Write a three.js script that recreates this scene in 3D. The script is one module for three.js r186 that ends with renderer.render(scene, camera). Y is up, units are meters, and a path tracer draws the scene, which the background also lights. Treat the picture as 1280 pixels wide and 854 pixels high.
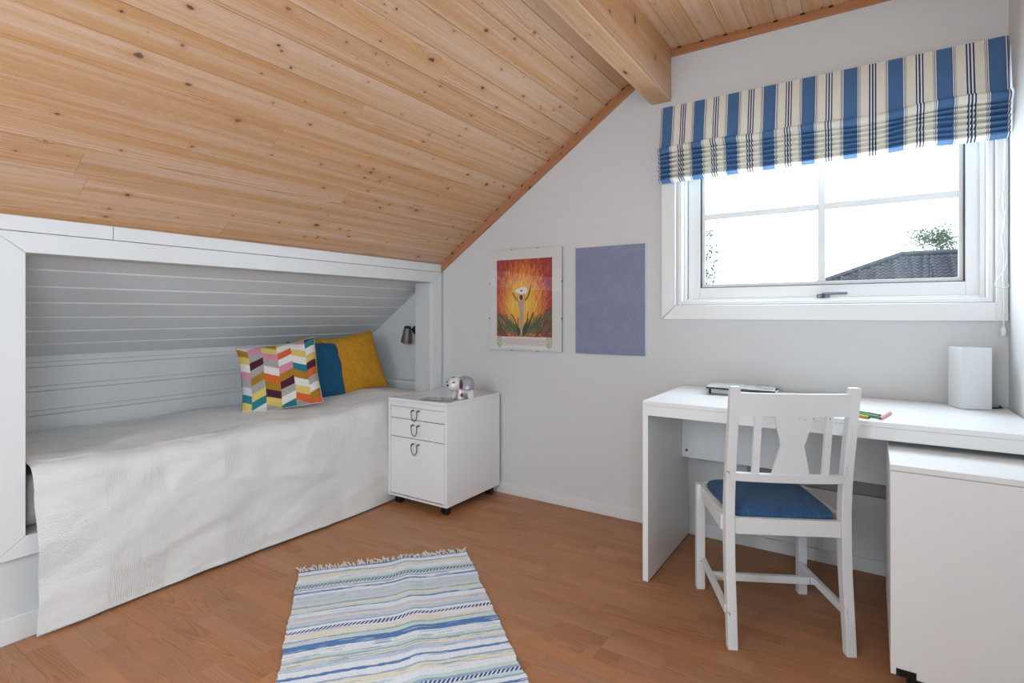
import * as THREE from 'three';
import { RoundedBoxGeometry } from 'three/addons/geometries/RoundedBoxGeometry.js';
import { MarchingCubes } from 'three/addons/objects/MarchingCubes.js';
import { RectAreaLightUniformsLib } from 'three/addons/lights/RectAreaLightUniformsLib.js';
import { mergeGeometries, mergeVertices, toCreasedNormals } from 'three/addons/utils/BufferGeometryUtils.js';

/* ---------- camera, sky, exposure ----------
   x runs along the gable wall, y is up, the gable wall with the window stands at z = -2.725 */
const renderer = new THREE.WebGLRenderer();
renderer.toneMapping = THREE.LinearToneMapping;
renderer.toneMappingExposure = 1.27;
renderer.shadowMap.enabled = true;
const scene = new THREE.Scene();
const camera = new THREE.PerspectiveCamera(64.18, 1280 / 854, 0.05, 200);
camera.position.set(0, 1.078, 0);
camera.rotation.y = Math.atan2(0.5502, 0.835);
camera.setViewOffset(1280, 854, 0, 34, 1280, 854);
scene.background = new THREE.Color().setRGB(2.35, 2.8, 3.15);      // bright overcast sky
// daylight at the window in view; two unseen sources behind the camera light bed, cabinet and walls
RectAreaLightUniformsLib.init();
function daylight(name, [x, y, n], [dx, dn], w, h) {
  const l = new THREE.RectAreaLight(new THREE.Color().setRGB(0.835, 1, 1.13), 5.6, w, h);
  l.name = name; l.position.set(x, y, -n); l.lookAt(x + dx, y, -(n + dn)); scene.add(l);
}
daylight('window_daylight', [-0.2, 1.565, 2.768], [0, -1], 1.0, 0.7);
daylight('unseen_rear_daylight', [-0.955, 1.375, -1.22], [0, 1], 0.74, 1.24);  // source out of view, brightens the gable wall and bed from behind
daylight('unseen_side_daylight', [0.5, 1.35, -0.635], [-1, 0], 0.72, 1.29);  // source out of view, brightens cabinet side and bed front from the right

/* ---------- helpers ---------- */
const V = (x, y, n) => new THREE.Vector3(x, y, -n);               // n is the distance into the room towards the gable wall
let seed = 7;
const rnd = () => { seed = (seed * 1664525 + 1013904223) >>> 0; return seed / 4294967296; };
const R = (a, b) => a + (b - a) * rnd();
const hash = (x, y) => { let h = Math.imul(x, 374761393) + Math.imul(y, 668265263) | 0; h = Math.imul(h ^ (h >>> 13), 1274126177); return ((h ^ (h >>> 16)) >>> 0) / 4294967296; };
function noise(x, y) {
  const xi = Math.floor(x), yi = Math.floor(y); let fx = x - xi, fy = y - yi;
  fx = fx * fx * (3 - 2 * fx); fy = fy * fy * (3 - 2 * fy);
  const a = hash(xi, yi), b = hash(xi + 1, yi), c = hash(xi, yi + 1), d = hash(xi + 1, yi + 1);
  return (a + (b - a) * fx + (c - a) * fy + (a - b - c + d) * fx * fy) * 2 - 1;
}
const fbm = (x, y) => noise(x, y) * 0.55 + noise(x * 2.1 + 5, y * 2.1 + 9) * 0.3 + noise(x * 4.3 + 1, y * 4.3 + 3) * 0.15;
const clamp = (v, a = 0, b = 1) => Math.min(b, Math.max(a, v));
const sm = (a, b, x) => { const t = clamp((x - a) / (b - a)); return t * t * (3 - 2 * t); };
const lerp = (a, b, t) => a + (b - a) * t;
const taken = {};
function numbered(n) { const k = taken[n] = (taken[n] ?? -1) + 1; return k ? n + '_' + String(k).padStart(3, '0') : n; }

function metres(g) {                                              // uv in metres from the dominant axis
  const p = g.attributes.position, nn = g.attributes.normal, uv = new Float32Array(p.count * 2);
  for (let i = 0; i < p.count; i++) {
    const ax = Math.abs(nn.getX(i)), ay = Math.abs(nn.getY(i)), az = Math.abs(nn.getZ(i));
    const x = p.getX(i), y = p.getY(i), z = p.getZ(i);
    if (ax >= ay && ax >= az) { uv[2 * i] = z; uv[2 * i + 1] = y; } else if (ay >= az) { uv[2 * i] = x; uv[2 * i + 1] = z; } else { uv[2 * i] = x; uv[2 * i + 1] = y; }
  }
  g.setAttribute('uv', new THREE.BufferAttribute(uv, 2)); return g;
}
function merge(gs) {
  if (!Array.isArray(gs)) return gs;
  if (gs.length === 1) return gs[0];
  return mergeGeometries(gs.map((g) => { const c = g.index ? g.toNonIndexed() : g; for (const k of Object.keys(c.attributes)) if (!['position', 'normal', 'uv'].includes(k)) c.deleteAttribute(k); if (!c.attributes.uv) metres(c); return c; }));
}
function obj(name, gs, m, parent = scene) {
  const o = new THREE.Mesh(merge(gs), m);
  o.name = parent === scene ? numbered(name) : name;
  o.castShadow = o.receiveShadow = true; parent.add(o); return o;
}
function tag(o, label, category, group) { o.userData.label = label; o.userData.category = category; if (group) o.userData.group = group; return o; }
function thing(name, label, category, [x, y, n] = [0, 0, 0], turn = 0, group) {
  const o = new THREE.Group(); o.name = numbered(name); o.position.copy(V(x, y, n)); o.rotation.y = turn; scene.add(o);
  return tag(o, label, category, group);
}
function struct(o, label, category) { o.userData.kind = 'structure'; if (label) tag(o, label, category); return o; }
function sgroup(name, label, category) { const o = new THREE.Group(); o.name = numbered(name); scene.add(o); return struct(o, label, category); }
// box between two corners, in room coordinates (x, y, n), optionally with softened edges
function box(x0, x1, y0, y1, n0, n1, r = 0) {
  const w = x1 - x0, h = y1 - y0, d = n1 - n0;
  const g = r ? new RoundedBoxGeometry(w, h, d, 2, Math.min(r, w / 2.01, h / 2.01, d / 2.01)) : new THREE.BoxGeometry(w, h, d);
  g.translate((x0 + x1) / 2, (y0 + y1) / 2, -(n0 + n1) / 2); return metres(g);
}
// box in plain local xyz
function bx(w, h, d, x = 0, y = 0, z = 0, r = 0) {
  const g = r ? new RoundedBoxGeometry(w, h, d, 2, Math.min(r, w / 2.01, h / 2.01, d / 2.01)) : new THREE.BoxGeometry(w, h, d);
  g.translate(x, y, z); return metres(g);
}
function grid(nu, nv, fn, uvf, flip) {
  const p = [], uv = [], id = [];
  for (let j = 0; j <= nv; j++) for (let i = 0; i <= nu; i++) { const a = fn(i / nu, j / nv); p.push(a[0], a[1], a[2]); const t = uvf ? uvf(i / nu, j / nv) : [i / nu, j / nv]; uv.push(t[0], t[1]); }
  for (let j = 0; j < nv; j++) for (let i = 0; i < nu; i++) {
    const a = j * (nu + 1) + i, b = a + 1, c = a + nu + 1, d = c + 1;
    if (flip) id.push(a, c, b, b, c, d); else id.push(a, b, c, b, d, c);
  }
  const g = new THREE.BufferGeometry();
  g.setAttribute('position', new THREE.Float32BufferAttribute(p, 3)); g.setAttribute('uv', new THREE.Float32BufferAttribute(uv, 2)); g.setIndex(id); g.computeVertexNormals(); return g;
}
function tube(pts, r, seg = 40, rad = 8, closed = false) { return new THREE.TubeGeometry(new THREE.CatmullRomCurve3(pts, closed), seg, r, rad, closed); }
function cyl(a, b, r0, r1 = r0, seg = 20) {
  const d = b.clone().sub(a), g = new THREE.CylinderGeometry(r1, r0, d.length(), seg);
  g.applyQuaternion(new THREE.Quaternion().setFromUnitVectors(new THREE.Vector3(0, 1, 0), d.clone().normalize())); const c = a.clone().add(b).multiplyScalar(0.5); g.translate(c.x, c.y, c.z); return g;
}
// a board with bevelled long edges: origin o, unit vectors along length, width and outwards
const vec = (x, y, n) => new THREE.Vector3(x, y, -n);
function board(o, dl, dw, dt, L, W, T, c, u0, v0, us = 1, vs = 1) {
  const prof = [[0, 0], [0, T - c], [c, T], [W - c, T], [W, T - c], [W, 0]], pos = [], uv = [];
  const at = (l, w, t) => [o.x + dl.x * l + dw.x * w + dt.x * t, o.y + dl.y * l + dw.y * w + dt.y * t, o.z + dl.z * l + dw.z * w + dt.z * t];
  const handed = new THREE.Vector3().crossVectors(dl, dw).dot(dt) > 0;
  const tri = (a, b, d) => { for (const q of handed ? [a, b, d] : [a, d, b]) { pos.push(...at(...q)); uv.push((u0 + q[0]) * us, (v0 + q[1]) * vs); } };
  for (let k = 0; k < 5; k++) { const [w0, t0] = prof[k], [w1, t1] = prof[k + 1]; tri([0, w0, t0], [L, w0, t0], [L, w1, t1]); tri([0, w0, t0], [L, w1, t1], [0, w1, t1]); }
  for (let k = 1; k < 5; k++) { const [w0, t0] = prof[k], [w1, t1] = prof[k + 1]; tri([0, 0, 0], [0, w0, t0], [0, w1, t1]); tri([L, 0, 0], [L, w1, t1], [L, w0, t0]); }
  tri([0, 0, 0], [L, W, 0], [L, 0, 0]); tri([0, 0, 0], [0, W, 0], [L, W, 0]);
  const g = new THREE.BufferGeometry();
  g.setAttribute('position', new THREE.Float32BufferAttribute(pos, 3)); g.setAttribute('uv', new THREE.Float32BufferAttribute(uv, 2)); g.computeVertexNormals(); return g;
}
function dataTex(w, h, fn, srgb = true) {
  const d = new Uint8Array(w * h * 4), o = [0, 0, 0];
  for (let y = 0; y < h; y++) for (let x = 0; x < w; x++) { fn(x, y, o); const i = (y * w + x) * 4; d[i] = clamp(o[0], 0, 255); d[i + 1] = clamp(o[1], 0, 255); d[i + 2] = clamp(o[2], 0, 255); d[i + 3] = 255; }
  const t = new THREE.DataTexture(d, w, h); t.magFilter = t.minFilter = THREE.LinearFilter; t.wrapS = t.wrapT = THREE.RepeatWrapping; if (srgb) t.colorSpace = THREE.SRGBColorSpace; t.needsUpdate = true; return t;
}
function canvasTex(w, h, draw) {
  const c = document.createElement('canvas'); c.width = w; c.height = h; draw(c.getContext('2d'), w, h);
  const t = new THREE.CanvasTexture(c); t.colorSpace = THREE.SRGBColorSpace; return t;
}

/* ---------- textures and materials ---------- */
// pine boards: 16 strips of 0.108 m by 3.2 m, pale limed pine with knots
const PW = 2048, PS = 96, PN = 16;
const pineStrips = [];
for (let s = 0; s < PN; s++) {
  const knots = [];
  const nk = 10 + Math.floor(R(0, 13));
  for (let k = 0; k < nk; k++) knots.push([R(0.05, 3.15), R(0.012, 0.096), R(0.0014, 0.006) * (rnd() < 0.16 ? 1.7 : 1), R(0.45, 0.95), R(1.1, 2.0)]);
  pineStrips.push({ pith: R(-0.03, 0.14), depth: R(0.012, 0.06), slope: R(-0.014, 0.014), sp: R(0.0032, 0.0062), tone: R(-1, 1), warm: R(-1, 1), knots, k: R(0.5, 1.2) });
}
const pineTex = dataTex(PW, PS * PN, (x, y, o) => {
  const s = Math.min(PN - 1, Math.floor(y / PS)), q = pineStrips[s], u = x / PW * 3.2, v = (y - s * PS + 0.5) / PS * 0.108, sd = s * 17.3;
  let yv = v - q.pith + 0.014 * noise(u * 0.8 + sd, 3) + 0.004 * noise(u * 3.1, sd), dp = q.depth + q.slope * u + 0.012 * noise(u * 0.6 + sd, 7);
  let r = Math.sqrt(yv * yv + dp * dp), dark = 0, halo = 0;
  for (const [ku, kv, kr, kd, ke] of q.knots) {
    const du = (u - ku) / ke, dv = v - kv, d = Math.sqrt(du * du + dv * dv);
    if (d < kr * 9) { r += kr * 0.9 * Math.exp(-d * d / (kr * kr * 7)) * (dv > 0 ? 1 : -1); halo = Math.max(halo, Math.exp(-d * d / (kr * kr * 5)) * 0.5); }
    const wob = kr * (1 + 0.25 * noise(Math.atan2(dv, du) * 1.6 + ku * 9, kv * 50));
    dark = Math.max(dark, kd * (1 - sm(wob * 0.62, wob * 1.1, d)));
  }
  r += 0.0007 * noise(u * 5 + sd, v * 140);
  const f = r / q.sp - Math.floor(r / q.sp), late = Math.pow(f, 3.2) * (1 - sm(0.93, 1, f)) * q.k * (0.7 + 0.3 * noise(u * 1.7 + sd, v * 30));
  const fib = 0.5 * noise(u * 26 + sd, v * 1500) + 0.5 * noise(u * 70, v * 800 + sd);
  const lime = clamp(0.5 + 0.7 * fbm(u * 0.9 + sd, v * 38) + 0.08 * q.warm + 0.2 * noise(u * 1.6, v * 130 + sd) + 0.1 * noise(u * 7 + sd, v * 300));   // limewash left in the grain
  let cr = lerp(203, 218, lime), cg = lerp(154, 187, lime), cb = lerp(106, 165, lime);
  const t = q.tone * 5 + fib * 8; cr += t; cg += t * 0.95; cb += t * 0.9;
  const l = clamp(late * 0.85 + halo * 0.5); cr = lerp(cr, 172, l); cg = lerp(cg, 104, l); cb = lerp(cb, 58, l);
  const kk = dark * 0.9; cr = lerp(cr, 66, kk); cg = lerp(cg, 54, kk); cb = lerp(cb, 52, kk);
  o[0] = cr; o[1] = cg; o[2] = cb;
});
const pine = new THREE.MeshPhysicalMaterial({ map: pineTex, roughness: 0.42, specularIntensity: 0.6 });
pine.name = 'limed_pine';
const pineStrip = new THREE.MeshPhysicalMaterial({ map: pineTex, color: 0xe2c6b6, roughness: 0.45, specularIntensity: 0.5 });
const pineDark = new THREE.MeshStandardMaterial({ color: 0x2a1d14, roughness: 0.9 });
// laminate floor: 8 printed panels of 1.28 x 0.195 m, three staves each
const FW = 2048, FR = 160;
const floorStaves = {};
const staveOf = (p, row, u) => { const L = [0.31, 0.36, 0.28, 0.33][(p + row) % 4]; const off = hash(p * 7 + row, 91) * L; return [Math.floor((u + off) / L), ((u + off) % L) / L]; };
const floorTex = dataTex(FW, FR * 4, (x, y, o) => {
  const p = Math.floor(y / FR) * 2 + Math.floor(x / 1024), u = (x % 1024) / 1024 * 1.28, vv = ((y % FR) + 0.5) / FR * 0.195;
  const row = Math.min(2, Math.floor(vv / 0.065)), v = vv - row * 0.065, [st, fu] = staveOf(p, row, u), id = p * 31 + row * 11 + st * 3;
  const h1 = hash(id, 1), h2 = hash(id, 2), h3 = hash(id, 3);
  const yv = v - lerp(-0.01, 0.075, h1) + 0.012 * noise(u * 2.3 + id, 3) + 0.004 * noise(u * 9 + id, 5), dp = 0.008 + 0.03 * h2 + (h3 - 0.5) * 0.09 * u + 0.01 * noise(u * 2 + id, 9);
  const r = Math.sqrt(yv * yv + dp * dp) + 0.0009 * noise(u * 14 + id, v * 190), sp = lerp(0.0036, 0.0065, h3);
  const f = r / sp - Math.floor(r / sp), late = Math.pow(f, 2.2) * (1 - sm(0.9, 1, f));
  const pore = sm(0.35, 0.8, noise(u * 34 + id, v * 900)) * 0.5 + 0.28 * noise(u * 60 + id, v * 1600), t = (hash(id, 5) - 0.5) * 13 + fbm(u * 3 + id, v * 22) * 9;
  const warm = (hash(id, 8) - 0.5) * 8;
  const edge = Math.min(v, 0.065 - v) < 0.0006 || fu < 0.0022 ? 12 : 0;
  const l = late * 0.72 * (0.6 + 0.4 * noise(u * 3 + id, 2));
  o[0] = 182 + t + warm - l * 42 - pore * 13 - edge; o[1] = 130 + t * 0.95 - l * 38 - pore * 12 - edge; o[2] = 93 + t * 0.85 - warm - l * 32 - pore * 10 - edge;
});
const floorMat = new THREE.MeshPhysicalMaterial({ map: floorTex, roughness: 0.44, specularIntensity: 0.55 });
floorMat.name = 'laminate';
// painted wall: fine woven relief
const weaveTex = dataTex(512, 512, (x, y, o) => { const v = 128 + 40 * noise(x / 3.2, y / 1.6) + 30 * noise(x / 1.6, y / 3.2) + 18 * fbm(x / 40, y / 40); o[0] = o[1] = o[2] = v; }, false);
weaveTex.repeat.set(2, 2);
const wallMat = new THREE.MeshStandardMaterial({ color: 0xdadada, roughness: 0.72, bumpMap: weaveTex, bumpScale: 0.0006 }); wallMat.name = 'wall_paint';
const brushTex = dataTex(512, 512, (x, y, o) => { const v = 128 + 30 * noise(x / 60, y / 2.5) + 25 * noise(x / 25 + 40, y / 1.3); o[0] = o[1] = o[2] = v; }, false);
brushTex.repeat.set(1.5, 1.5);
const paint = new THREE.MeshPhysicalMaterial({ color: 0xe4e5e5, roughness: 0.42, bumpMap: brushTex, bumpScale: 0.0002 }); paint.name = 'white_gloss_paint';
const panelPaint = new THREE.MeshPhysicalMaterial({ color: 0xd9dada, roughness: 0.5, bumpMap: brushTex, bumpScale: 0.0003 });
const winPaint = new THREE.MeshPhysicalMaterial({ color: 0xf3f4f4, roughness: 0.32 });
const melamine = new THREE.MeshPhysicalMaterial({ color: 0xf1f2f2, roughness: 0.36 }); melamine.name = 'white_melamine';
const melamineGloss = new THREE.MeshPhysicalMaterial({ color: 0xeef0f1, roughness: 0.12, clearcoat: 0.6, clearcoatRoughness: 0.05 });
// chair paint with small worn chips
const chipTex = dataTex(512, 512, (x, y, o) => { const n = fbm(x / 7, y / 26) + 0.5 * noise(x / 90, y / 120), c = 0.75 * sm(0.92, 1.0, n); o[0] = lerp(232, 92, c); o[1] = lerp(234, 84, c); o[2] = lerp(235, 78, c); });
chipTex.repeat.set(2.2, 2.2);
const chairPaint = new THREE.MeshPhysicalMaterial({ map: chipTex, roughness: 0.4, bumpMap: brushTex, bumpScale: 0.00025 }); chairPaint.name = 'worn_white_paint';
const black = new THREE.MeshStandardMaterial({ color: 0x111214, roughness: 0.45 });
const chrome = new THREE.MeshStandardMaterial({ color: 0xb9bcc0, roughness: 0.22, metalness: 1 });
const darkSteel = new THREE.MeshStandardMaterial({ color: 0x6a6e74, roughness: 0.35, metalness: 1 });
const gap = new THREE.MeshStandardMaterial({ color: 0x55565a, roughness: 0.8 });
const glass = new THREE.MeshPhysicalMaterial({ color: 0xffffff, roughness: 0.02, transmission: 1, thickness: 0, ior: 1.45 }); glass.name = 'pane_glass';
const plasticWhite = new THREE.MeshStandardMaterial({ color: 0xf0f0ee, roughness: 0.5 });

/* ---------- the room ---------- */
const W = 2.725, XR = 0.43, XL = -2.36, NB = -1.15, SL = 0.68;            // gable wall, right wall, knee wall, rear wall, roof slope
const ca = 1 / Math.hypot(1, SL), sa = SL * ca;
const yc = (x) => 1.415 + SL * (x + 2.327);                              // face of the sloping ceiling
const floorG = sgroup('floor', 'brown three-strip laminate floor of printed wooden staves', 'floor');
obj('subfloor', box(-3.25, 0.6, -0.2, -0.008, NB - 0.15, W + 0.25), gap, floorG);
{
  let row = 0;
  for (let n = W + 0.01; n > NB; n -= 0.195, row++) {
    let x = XL - 0.06 - (row * 0.43) % 1.28;
    for (let k = 0; x < XR + 0.02; k++, x += 1.28) {
      const x0 = Math.max(x, XL - 0.06), x1 = Math.min(x + 1.28, XR + 0.02); if (x1 - x0 < 0.03) continue;
      const p = (row * 3 + k * 5) % 8, v0 = Math.floor(p / 2) * 0.195, u0 = (p % 2) * 1.28 + (x0 - x);
      obj('laminate_panel', board(vec(x0, -0.008, n - 0.195 + 0.0002), vec(1, 0, 0), vec(0, 0, 1), vec(0, 1, 0), x1 - x0 - 0.0004, 0.1946, 0.008, 0.0004, u0, v0, 1 / 2.56, 1 / 0.78), floorMat, floorG);
    }
  }
}
// gable wall with the window opening
const OX0 = -0.80, OX1 = 0.385, OY0 = 1.125, OY1 = 2.005;
function gable(n0, hole) {
  const s = new THREE.Shape([[-3.25, -0.2], [0.6, -0.2], [0.6, 2.62], [-0.82, 2.62], [-3.25, yc(-3.25) + 0.18]].map(([a, b]) => new THREE.Vector2(a, b)));
  if (hole) { const [a, b, c, d] = hole; s.holes.push(new THREE.Path([[a, c], [b, c], [b, d], [a, d]].map(([p, q]) => new THREE.Vector2(p, q)))); }
  const g = new THREE.ExtrudeGeometry(s, { depth: 0.2, bevelEnabled: false }); g.translate(0, 0, -n0 - 0.2); return metres(g);
}
struct(obj('wall_gable', gable(W, [OX0, OX1, OY0, OY1]), wallMat), 'off-white gable wall that holds the window', 'wall');
const SN0 = -1.05, SN1 = -0.22, SY0 = 0.65, SY1 = 2.05;                 // unseen side window, placed to light the bed front and cabinet
struct(obj('wall_right', [box(XR, XR + 0.16, -0.2, 2.62, SN1, W + 0.1), box(XR, XR + 0.16, -0.2, 2.62, NB - 0.15, SN0), box(XR, XR + 0.16, -0.2, SY0, SN0, SN1), box(XR, XR + 0.16, SY1, 2.62, SN0, SN1)], wallMat), 'white side wall beside the window and desk', 'wall');
// rear wall out of view; its glazed opening is placed to light the gable wall and bed
const RX0 = -1.38, RX1 = -0.53, RY0 = 0.7, RY1 = 2.05;
struct(obj('wall_rear', (() => {
  const x1 = -0.5; return [box(-3.25, RX0, -0.2, 2.9, NB - 0.2, NB), box(RX1, 0.6, -0.2, 2.9, NB - 0.2, NB), box(RX0, RX1, -0.2, RY0, NB - 0.2, NB), box(RX0, RX1, RY1, 2.9, NB - 0.2, NB)];
})(), wallMat), 'off-white rear wall out of view, with an opening for the unseen window', 'wall');
{
  const w = sgroup('window_2', 'unseen white framed rear window placed to light the gable wall and bed', 'window');  // never in view; set here for the light it lets onto gable wall and bed
  const n0 = NB - 0.12, n1 = NB - 0.05, m = 0.05, xm = (RX0 + RX1) / 2;
  obj('window_frame', [box(RX0, RX0 + m, RY0, RY1, n0, n1, 0.004), box(RX1 - m, RX1, RY0, RY1, n0, n1, 0.004), box(RX0 + m, RX1 - m, RY0, RY0 + m, n0, n1, 0.004), box(RX0 + m, RX1 - m, RY1 - m, RY1, n0, n1, 0.004), box(xm - 0.035, xm + 0.035, RY0 + m, RY1 - m, n0, n1, 0.004)], winPaint, w);
  obj('pane', box(RX0 + m, xm - 0.035, RY0 + m, RY1 - m, NB - 0.09, NB - 0.085), glass, w);
  obj('pane', box(xm + 0.035, RX1 - m, RY0 + m, RY1 - m, NB - 0.09, NB - 0.085), glass, w);
}
{
  const w = sgroup('window_3', 'unseen white framed side window placed to light the bed and cabinet', 'window'), x0 = XR + 0.05, x1 = XR + 0.12, m = 0.05;  // never in view; set here for the light it lets onto bed and cabinet
  obj('window_frame', [box(x0, x1, SY0, SY1, SN0, SN0 + m, 0.004), box(x0, x1, SY0, SY1, SN1 - m, SN1, 0.004), box(x0, x1, SY0, SY0 + m, SN0 + m, SN1 - m, 0.004), box(x0, x1, SY1 - m, SY1, SN0 + m, SN1 - m, 0.004)], winPaint, w);
  obj('pane', box(XR + 0.08, XR + 0.085, SY0 + m, SY1 - m, SN0 + m, SN1 - m), glass, w);
}
// ceilings: slabs with pine boards
const ceil = sgroup('ceiling', 'sloping and flat ceiling clad with limed knotty pine boards', 'ceiling');
{
  const dW = vec(-ca, -sa, 0), dT = vec(sa, -ca, 0), dL = vec(0, 0, 1);
  const slab = (x0, x1, up, th) => { const s = new THREE.Shape([[x0, yc(x0) + up], [x1, yc(x1) + up], [x1, yc(x1) + up + th], [x0, yc(x0) + up + th]].map(([a, b]) => new THREE.Vector2(a, b))); const g = new THREE.ExtrudeGeometry(s, { depth: W - NB, bevelEnabled: false }); g.translate(0, 0, -W); return metres(g); };
  obj('roof_slab', [slab(-3.25, -0.7, 0.024, 0.16), box(-0.9, XR, 2.43, 2.6, NB, W)], pineDark, ceil);
  const pitch = 0.1078, T = 0.014; let k = 0;
  const place = (o, row, len) => {
    let l = 0; const cuts = []; const first = [1.7, 2.6, 0.9, 2.2, 1.35, 2.9, 1.9][row % 7] + R(-0.2, 0.2);
    cuts.push(Math.min(first, len)); if (first < len) cuts.push(len);
    for (const c of cuts) {
      const L = c - l - 0.0008; if (L < 0.05) { l = c; continue; }
      const s = (k++ * 7 + row * 3) % PN, u0 = R(0, Math.max(0, 3.2 - L));
      obj('ceiling_board', board(o.clone().addScaledVector(dL, l), dL, o.flat ? vec(1, 0, 0) : dW, o.flat ? vec(0, -1, 0) : dT, L, pitch - 0.0012, T, 0.0012, u0, s * 0.108 + 0.0002, 1 / 3.2, 1 / (0.108 * PN)), pine, ceil);
      l = c;
    }
  };
  const xs = -0.9; // the first board starts behind the beam
  for (let row = 0; row < 17; row++) { const a = row * pitch + 0.018; const o = vec(xs, yc(xs), NB).addScaledVector(dW, a).addScaledVector(dT, -T); place(o, row, W - NB - 0.004); }
  for (let row = 0; row < 13; row++) { const o = vec(-0.895 + row * pitch, 2.402 + T, NB); o.flat = true; place(o, row + 3, W - NB - 0.004); }
}
const beamB = obj('ceiling_beam', (() => {
  const g = box(-0.935, -0.837, 2.148, 2.425, NB, W - 0.002, 0.003);
  const p = g.attributes.position, nn = g.attributes.normal, uv = g.attributes.uv;
  for (let i = 0; i < p.count; i++) { const n = -p.getZ(i), low = Math.abs(nn.getY(i)) > 0.6; const w = low ? (p.getX(i) + 0.935) : (p.getY(i) - 2.148) * 0.39; uv.setXY(i, (n - NB) / 4.0 * 0.95, ((low ? 5 : 2) * 0.108 + clamp(w, 0, 0.106)) / (0.108 * PN)); }
  return g;
})(), pine);
struct(beamB, 'square limed pine beam where the slope meets the flat ceiling', 'beam');
{ // pine edge strips against the gable wall
  const t1 = sgroup('trim_1', 'pine edge strip between sloping ceiling and gable wall', 'trim');
  obj('edge_strip', board(vec(-0.935, yc(-0.935), W).addScaledVector(vec(sa, -ca, 0), 0.0), vec(-ca, -sa, 0), vec(sa, -ca, 0), vec(0, 0, -1), (2.36 - 0.935) / ca, 0.042, 0.02, 0.002, 0.3, 9 * 0.108 + 0.03, 1 / 3.2, 1 / (0.108 * PN)), pineStrip, t1);
  const t2 = sgroup('trim_2', 'pine edge strip between flat ceiling and gable wall', 'trim');
  obj('edge_strip', board(vec(-0.837, 2.402, W), vec(1, 0, 0), vec(0, -1, 0), vec(0, 0, -1), XR + 0.837, 0.034, 0.018, 0.002, 0.1, 13 * 0.108 + 0.03, 1 / 3.2, 1 / (0.108 * PN)), pineStrip, t2);
  // dark notches where board joints run in behind the strips
  for (let k = 0; k < 15; k++) { const a = 0.018 + k * 0.1078 + 0.09; if (k > 0) obj('notch', board(vec(-0.9, yc(-0.9), W - 0.0205).addScaledVector(vec(-ca, -sa, 0), a).addScaledVector(vec(sa, -ca, 0), -0.001), vec(-ca, -sa, 0), vec(sa, -ca, 0), vec(0, 0, -1), 0.018, 0.004, 0.005, 0.0005, 0, 0), black, t1); }
  for (let k = 1; k < 12; k++) obj('notch', box(-0.895 + k * 0.1078 - 0.012, -0.895 + k * 0.1078 + 0.006, 2.397, 2.4025, W - 0.024, W - 0.018), black, t2);
}
// knee wall with the sleeping niche
const NX0 = 0.62, NX1 = 2.627, NY0 = 0.345, NY1 = 1.283, XB = -3.07;
struct(obj('wall_left', [box(XL - 0.1, XL, 0, 1.45, NB, NX0), box(XL - 0.1, XL, 0, 1.40, NX1, W), box(XL - 0.1, XL, NY1, 1.40, NX0, NX1), box(XL - 0.1, XL, 0, NY0, NX0, NX1)], panelPaint), 'white knee wall around the sleeping niche', 'wall');
struct(obj('wall_niche_side', box(XB - 0.1, XL - 0.1, 0, 1.4, 0.42, 0.5), wallMat), 'white end wall of the sleeping niche', 'wall');
const jamb = struct(obj('trim_3', box(XL - 0.117, XL + 0.001, NY0 + 0.002, NY1 - 0.001, NX1 - 0.012, NX1 + 0.02, 0.001), panelPaint), 'white side lining of the niche opening', 'trim');
{ // boarded niche ceiling and back wall
  const nc = sgroup('ceiling_niche', 'white painted boards on the low slope inside the niche', 'ceiling'), yn = (x) => 1.392 + SL * (x + 2.33);
  const n0 = 0.5, L = W - n0, dW = vec(-ca, -sa, 0), dT = vec(sa, -ca, 0);
  for (let k = 0; k < 8; k++) { const t = -0.02 + 0.0865 * k + 0.0; const o = vec(-2.33 - 0.067 - t, yn(-2.33 - 0.067 - t), n0).addScaledVector(dT, -0.014); obj('niche_board', board(o, vec(0, 0, 1), dW, dT, L, 0.0865 / ca - 0.003, 0.014, 0.0055, 0, k * 0.1), panelPaint, nc); }
  { const s = new THREE.Shape([[XB - 0.1, yn(XB - 0.1) + 0.006], [XL - 0.05, yn(XL - 0.05) + 0.006], [XL - 0.05, yn(XL - 0.05) + 0.018], [XB - 0.1, yn(XB - 0.1) + 0.018]].map(([a, b]) => new THREE.Vector2(a, b))); const g = new THREE.ExtrudeGeometry(s, { depth: L, bevelEnabled: false }); g.translate(0, 0, -W); obj('backing', metres(g), panelPaint, nc); }
  const nb = sgroup('wall_niche', 'white painted boards on the low back wall of the niche', 'wall');
  obj('backing', box(XB - 0.12, XB - 0.008, 0, 0.95, n0, W), panelPaint, nb);
  for (let k = 0; k < 6; k++) {
    const y1 = 0.951 - k * 0.107;
    obj('niche_board', board(vec(XB - 0.012, y1 - 0.0845, n0), vec(0, 0, 1), vec(0, 1, 0), vec(1, 0, 0), L, 0.0835, 0.012, 0.0015, 0, k * 0.2), panelPaint, nb);
    obj('bead', board(vec(XB - 0.012, y1 - 0.0845 - 0.0215, n0), vec(0, 0, 1), vec(0, 1, 0), vec(1, 0, 0), L, 0.0205, 0.0115, 0.0015, 0, k * 0.3), panelPaint, nb);
  }
  const ledge = sgroup('trim_4', 'white ledge along the end wall of the niche', 'trim');
  obj('ledge_board', box(XB, XL - 0.1, 0.612, 0.634, W - 0.075, W, 0.003), panelPaint, ledge);
  obj('ledge_front', box(XB, XL - 0.1, 0.3, 0.611, W - 0.06, W - 0.04), panelPaint, ledge);
}
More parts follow.
